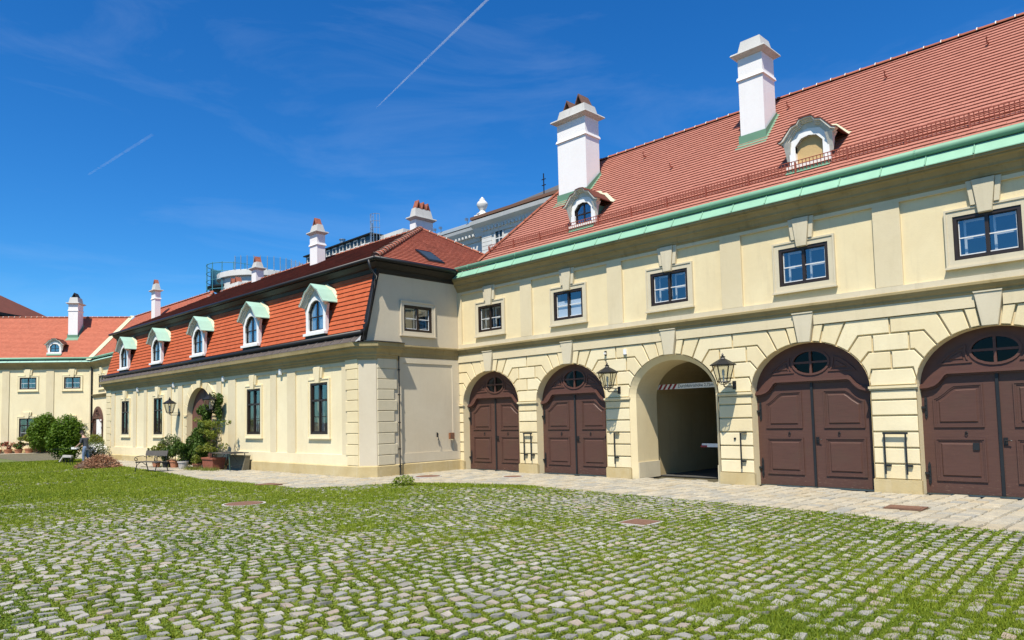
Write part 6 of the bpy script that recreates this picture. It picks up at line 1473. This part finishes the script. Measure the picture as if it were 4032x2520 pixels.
for px_, py_, lab, sx in ((1590, 1912, 'dark green weed clump at the edge of the paving before the corner', 0.42), (2590/1.0, 1888, None, 0), (2445, 1882, 'small green weed at the foot of the pier left of the passage', 0.16)):
    if not lab: continue
    p_ = at_px(px_, py_); t_ = thing('weed_tuft', lab, 'weeds', p_)
    nb = 900 if sx > 0.3 else 160; V = leaf_cloud(nb, blob((0, 0, sx*0.28), (sx, sx*0.8, sx*0.42), 0.5, seed=8), 0.028, 0.8); V[:, 2] = np.maximum(V[:, 2], 0.0)
    plant_mesh('leaves', [V], 'weed', t_)
# row of pots along the far left wing
lab5 = ['red flowering plant in the pot row at the far left edge', 'dark red leaved plant beside the red flowers', 'dark red plant in a terracotta pot left of the small tree', 'small round tree in a terracotta pot before the angled wing', 'bushy plant right of the small potted tree']
for i, (s_, dd_, hh, rr) in enumerate(((-6.9, -0.75, 1.0, 0.5), (-6.1, -0.75, 0.85, 0.45), (-5.3, -0.8, 0.8, 0.42), (-4.45, -0.95, 1.25, 0.62), (-3.75, -0.8, 0.9, 0.48))):
    p_ = LBM @ Vector((s_, dd_, 0))
    if i == 3: pot('potted_plant', lab5[i], p_, 0.32, 0.38, 'terracotta', ((0, 0, 1.25), (0.75, 0.75, 0.38)), 'leaf_yellow', 1100, 0.055, 30)
    else: pot('potted_plant', lab5[i], p_, 0.30, 0.34, 'terracotta', ((0, 0, 0.62), (rr, rr, 0.42)), 'leaf_climber' if i != 1 else 'twig', 800, 0.055, 31+i, blossoms='petal_red' if i in (0, 1, 2) else None)
pt = MB(); pt.add([tuple(LBM @ Vector(v)) for v in ((-17, -2.6, 0.004), (0.5, -2.2, 0.004), (0.5, 0, 0.004), (-17, 0, 0.004))], [(0, 1, 2, 3)]); pth = pt.build('path', 'paver', None, fix=False); pth['kind'] = 'structure'

# ------------------------------------------------------------------ the gardener (body grown from a skeleton, clothes as children)
def skinned(name, joints, edges_, mat, parent, root=0, sub=2):
    me = bpy.data.meshes.new(name); me.from_pydata([j[:3] for j in joints], edges_, []); o = bpy.data.objects.new(name, me); COL.objects.link(o)
    sk_ = o.modifiers.new('skin', 'SKIN'); ss = o.modifiers.new('sub', 'SUBSURF'); ss.levels = ss.render_levels = sub
    if not me.skin_vertices: me.skin_vertices.new() if hasattr(me.skin_vertices, 'new') else None
    if len(me.skin_vertices) == 0:
        bm = bmesh.new(); bm.from_mesh(me); bm.verts.layers.skin.verify(); bm.to_mesh(me); bm.free()
    for i, j in enumerate(joints):
        v = me.skin_vertices[0].data[i]; r = j[3] if isinstance(j[3], tuple) else (j[3], j[3]); v.radius = r; v.use_root = (i == root)
    dg = bpy.context.evaluated_depsgraph_get(); ev = o.evaluated_get(dg); nm = bpy.data.meshes.new_from_object(ev)
    bpy.data.objects.remove(o); nm.name = name; nm.shade_smooth(); nm.materials.clear(); nm.materials.append(MATS[mat])
    b_ = bpy.data.objects.new(name, nm); COL.objects.link(b_); b_.parent = parent
    return b_
gp = at_px(338, 1830); face = math.atan2(-vdir.y*0-0.75*rdir.y+0.45*vdir.y, -0.75*rdir.x+0.45*vdir.x)
man = thing('person', 'person in dark grey sweater and jeans bending over a hedge trimmer', 'person', gp, face)   # local +x = facing direction
J = [(0, 0, 0.93, 0.115), (0.03, 0, 1.12, (0.13, 0.10)), (0.07, 0, 1.30, (0.15, 0.11)), (0.11, 0, 1.44, (0.12, 0.09)), (0.15, 0, 1.53, 0.055), (0.21, 0, 1.61, 0.075), (0.235, 0, 1.70, 0.088),
     (0.0, 0.10, 0.86, 0.095), (0.06, 0.12, 0.48, 0.062), (0.02, 0.13, 0.10, 0.043), (0.17, 0.14, 0.04, 0.038), (0.0, -0.10, 0.86, 0.095), (-0.02, -0.12, 0.48, 0.062), (-0.12, -0.12, 0.10, 0.043), (0.03, -0.13, 0.04, 0.038),
     (0.10, 0.19, 1.40, 0.062), (0.14, 0.27, 1.14, 0.045), (0.38, 0.22, 0.98, 0.036), (0.10, -0.19, 1.40, 0.062), (0.12, -0.27, 1.14, 0.045), (0.34, -0.20, 1.00, 0.036)]
Ed = [(0, 1), (1, 2), (2, 3), (3, 4), (4, 5), (5, 6), (0, 7), (7, 8), (8, 9), (9, 10), (0, 11), (11, 12), (12, 13), (13, 14), (3, 15), (15, 16), (16, 17), (3, 18), (18, 19), (19, 20)]
JB = [(*j[:3], 0.075) if i in (0, 1, 2, 3) else ((*j[:3], 0.05) if i in (7, 11, 15, 18) else j) for i, j in enumerate(J)]
skinned('body', JB, Ed, 'skin', man)
grow = lambda j, k: (j[0], j[1], j[2], tuple(x*k for x in j[3]) if isinstance(j[3], tuple) else j[3]*k)
def sub_body(idx, k, name, mat, sub=2):
    mp_ = {a: i for i, a in enumerate(idx)}; skinned(name, [grow(J[a], k) for a in idx], [(mp_[a], mp_[b]) for a, b in Ed if a in mp_ and b in mp_], mat, man, 0, sub)
J2 = list(J)
skinned('sweater', [(-0.005, 0, 0.80, 0.125), (0, 0, 0.93, 0.14)] + [grow(J[a], 1.2) for a in (1, 2, 3, 15, 16, 18, 19)], [(0, 1), (1, 2), (2, 3), (3, 4), (4, 5), (5, 6), (4, 7), (7, 8)], 'sweater', man, 1)
skinned('trousers', [(0.01, 0, 1.02, 0.118), grow(J[0], 1.1)] + [grow(J[a], 1.18) for a in (7, 8, 9, 11, 12, 13)], [(0, 1), (1, 2), (2, 3), (3, 4), (1, 5), (5, 6), (6, 7)], 'jeans', man, 1)
for a, b in ((9, 10), (13, 14)): skinned('boot', [grow(J[a], 1.35), grow(J[b], 1.4)], [(0, 1)], 'boot', man)
skinned('hair', [(0.205, 0, 1.735, 0.090), (0.19, 0, 1.69, 0.085), (0.25, 0, 1.77, 0.06)], [(0, 1), (0, 2)], 'hair', man)
nose = MB(); nose.lathe([(0.014, -0.03), (0.018, -0.005), (0.006, 0.03)], 6, (0.325, 0, 1.655)); nose.build('nose', 'skin', man, True)
for s in (-1, 1):
    MB().lathe([(0.012, -0.03), (0.024, 0), (0.012, 0.03)], 8, (0.215, s*0.088, 1.665)).build('ear', 'skin', man, True)
    hp = (0.38, 0.22, 0.98) if s > 0 else (0.34, -0.20, 1.00)
    skinned('hand', [(hp[0], hp[1], hp[2], 0.034), (hp[0]+0.07, hp[1]-s*0.01, hp[2]-0.03, (0.040, 0.022))], [(0, 1)], 'skin', man)
    for f_ in range(4):
        y_ = hp[1]+(-0.027+0.018*f_); L_f = (0.06, 0.068, 0.065, 0.05)[f_]
        skinned('finger', [(hp[0]+0.085, y_, hp[2]-0.035, 0.010), (hp[0]+0.085+L_f*0.5, y_, hp[2]-0.055, 0.009), (hp[0]+0.085+L_f*0.55, y_, hp[2]-0.085, 0.008)], [(0, 1), (1, 2)], 'skin', man, 0, 1)
    skinned('thumb', [(hp[0]+0.03, hp[1]-s*0.035, hp[2]-0.02, 0.011), (hp[0]+0.07, hp[1]-s*0.05, hp[2]-0.05, 0.009)], [(0, 1)], 'skin', man, 0, 1)
MT = Matrix.Translation(gp) @ Matrix.Rotation(face, 4, 'Z')
tm = thing('hedge_trimmer', 'hedge trimmer with long dark blade and white housing held by the gardener', 'hedge trimmer', MT @ Vector((0.45, 0, 0)), face)
MB().box(-0.02, 0.32, -0.09, 0.09, 0.84, 0.95).build('housing', 'sash_white', tm); MB().box(0.32, 1.55, -0.03, 0.03, 0.855, 0.875).build('blade', 'black_metal', tm)
for y_ in (-0.19, 0.21): MB().tube([(0.05, 0.0, 0.92), (0.0, y_*0.9, 0.95), (0.0, y_, 0.95)], 0.016, 6).build('handle', 'black_metal', tm)
gm_ = thing('garden_shredder', 'white garden machine with dark legs standing beside the gardener', 'garden machine', MT @ Vector((0.62, 0.55, 0)), face)
MB().add([(-0.35, -0.16, 0.62), (0.30, -0.16, 0.66), (0.30, 0.16, 0.66), (-0.35, 0.16, 0.62), (-0.35, -0.16, 0.50), (0.35, -0.16, 0.52), (0.35, 0.16, 0.52), (-0.35, 0.16, 0.50)], [(0, 1, 2, 3), (4, 7, 6, 5), (0, 4, 5, 1), (1, 5, 6, 2), (2, 6, 7, 3), (3, 7, 4, 0)]).build('hopper', 'pot_grey', gm_)
MB().add([(0.28, -0.12, 0.66), (0.62, -0.12, 0.28), (0.62, 0.12, 0.28), (0.28, 0.12, 0.66), (0.28, -0.12, 0.56), (0.56, -0.12, 0.24), (0.56, 0.12, 0.24), (0.28, 0.12, 0.56)], [(0, 1, 2, 3), (4, 7, 6, 5), (0, 4, 5, 1), (1, 5, 6, 2), (2, 6, 7, 3), (3, 7, 4, 0)]).build('chute', 'pot_grey', gm_); gm_.scale = (0.72, 0.55, 0.85)
for x_, y_ in ((-0.3, -0.14), (-0.3, 0.14), (0.2, -0.14), (0.2, 0.14)): MB().tube([(x_, y_, 0), (x_*0.8, y_, 0.52)], 0.02, 6).build('leg', 'black_metal', gm_)
# ------------------------------------------------------------------ vapour trails high in the sky
def sky_pt(px, py, dist):
    d = RIGHT*((px-CX)/FPX) - UP*((py-CY)/FPX) + FWD
    return Vector((0, 0, CAM_H)) + d*(dist/d.length)
def trailmat(name, alpha, ns):
    m = bpy.data.materials.new(name); m.use_nodes = True; MATS[name] = m; t = m.node_tree; t.nodes.clear()
    o = N(t, 'ShaderNodeOutputMaterial'); v = N(t, 'ShaderNodeVolumePrincipled'); v.inputs['Color'].default_value = (0.95, 0.96, 0.98, 1); v.inputs['Anisotropy'].default_value = 0.0
    tc_ = N(t, 'ShaderNodeTexCoord'); n_ = noise(t, tc_.outputs['Object'], ns, 4, 0.65)
    mr = N(t, 'ShaderNodeMapRange'); mr.inputs[1].default_value = 0.30; mr.inputs[2].default_value = 0.75; mr.inputs[3].default_value = alpha*0.15; mr.inputs[4].default_value = alpha
    t.links.new(n_, mr.inputs[0]); t.links.new(mr.outputs[0], v.inputs['Density']); t.links.new(v.outputs[0], o.inputs['Volume'])
trailmat('trail_bright', 0.06, 0.012); trailmat('trail_faint', 0.006, 0.012)
for (a, b, r0, r1, mt, lab) in (((1478, 428), (2010, -90), 2.8, 9.0, 'trail_bright', 'bright white vapour trail slanting across the upper sky'), ((345, 690), (600, 530), 5.0, 9.0, 'trail_faint', 'faint short vapour trail low in the left sky')):
    A = sky_pt(*a, 4000); B = sky_pt(*b, 4600); c_ = MB(); k = 40
    P_ = [A.lerp(B, i/k) for i in range(k+1)]; rs = [r0+(r1-r0)*(i/k)**0.7 + random.uniform(-0.1, 0.1)*r0 for i in range(k+1)]; rs[0] = 1.0
    o = c_.tube(P_, rs, 8).build('vapour_trail', mt, None, True); tag(o, lab, 'vapour trail')
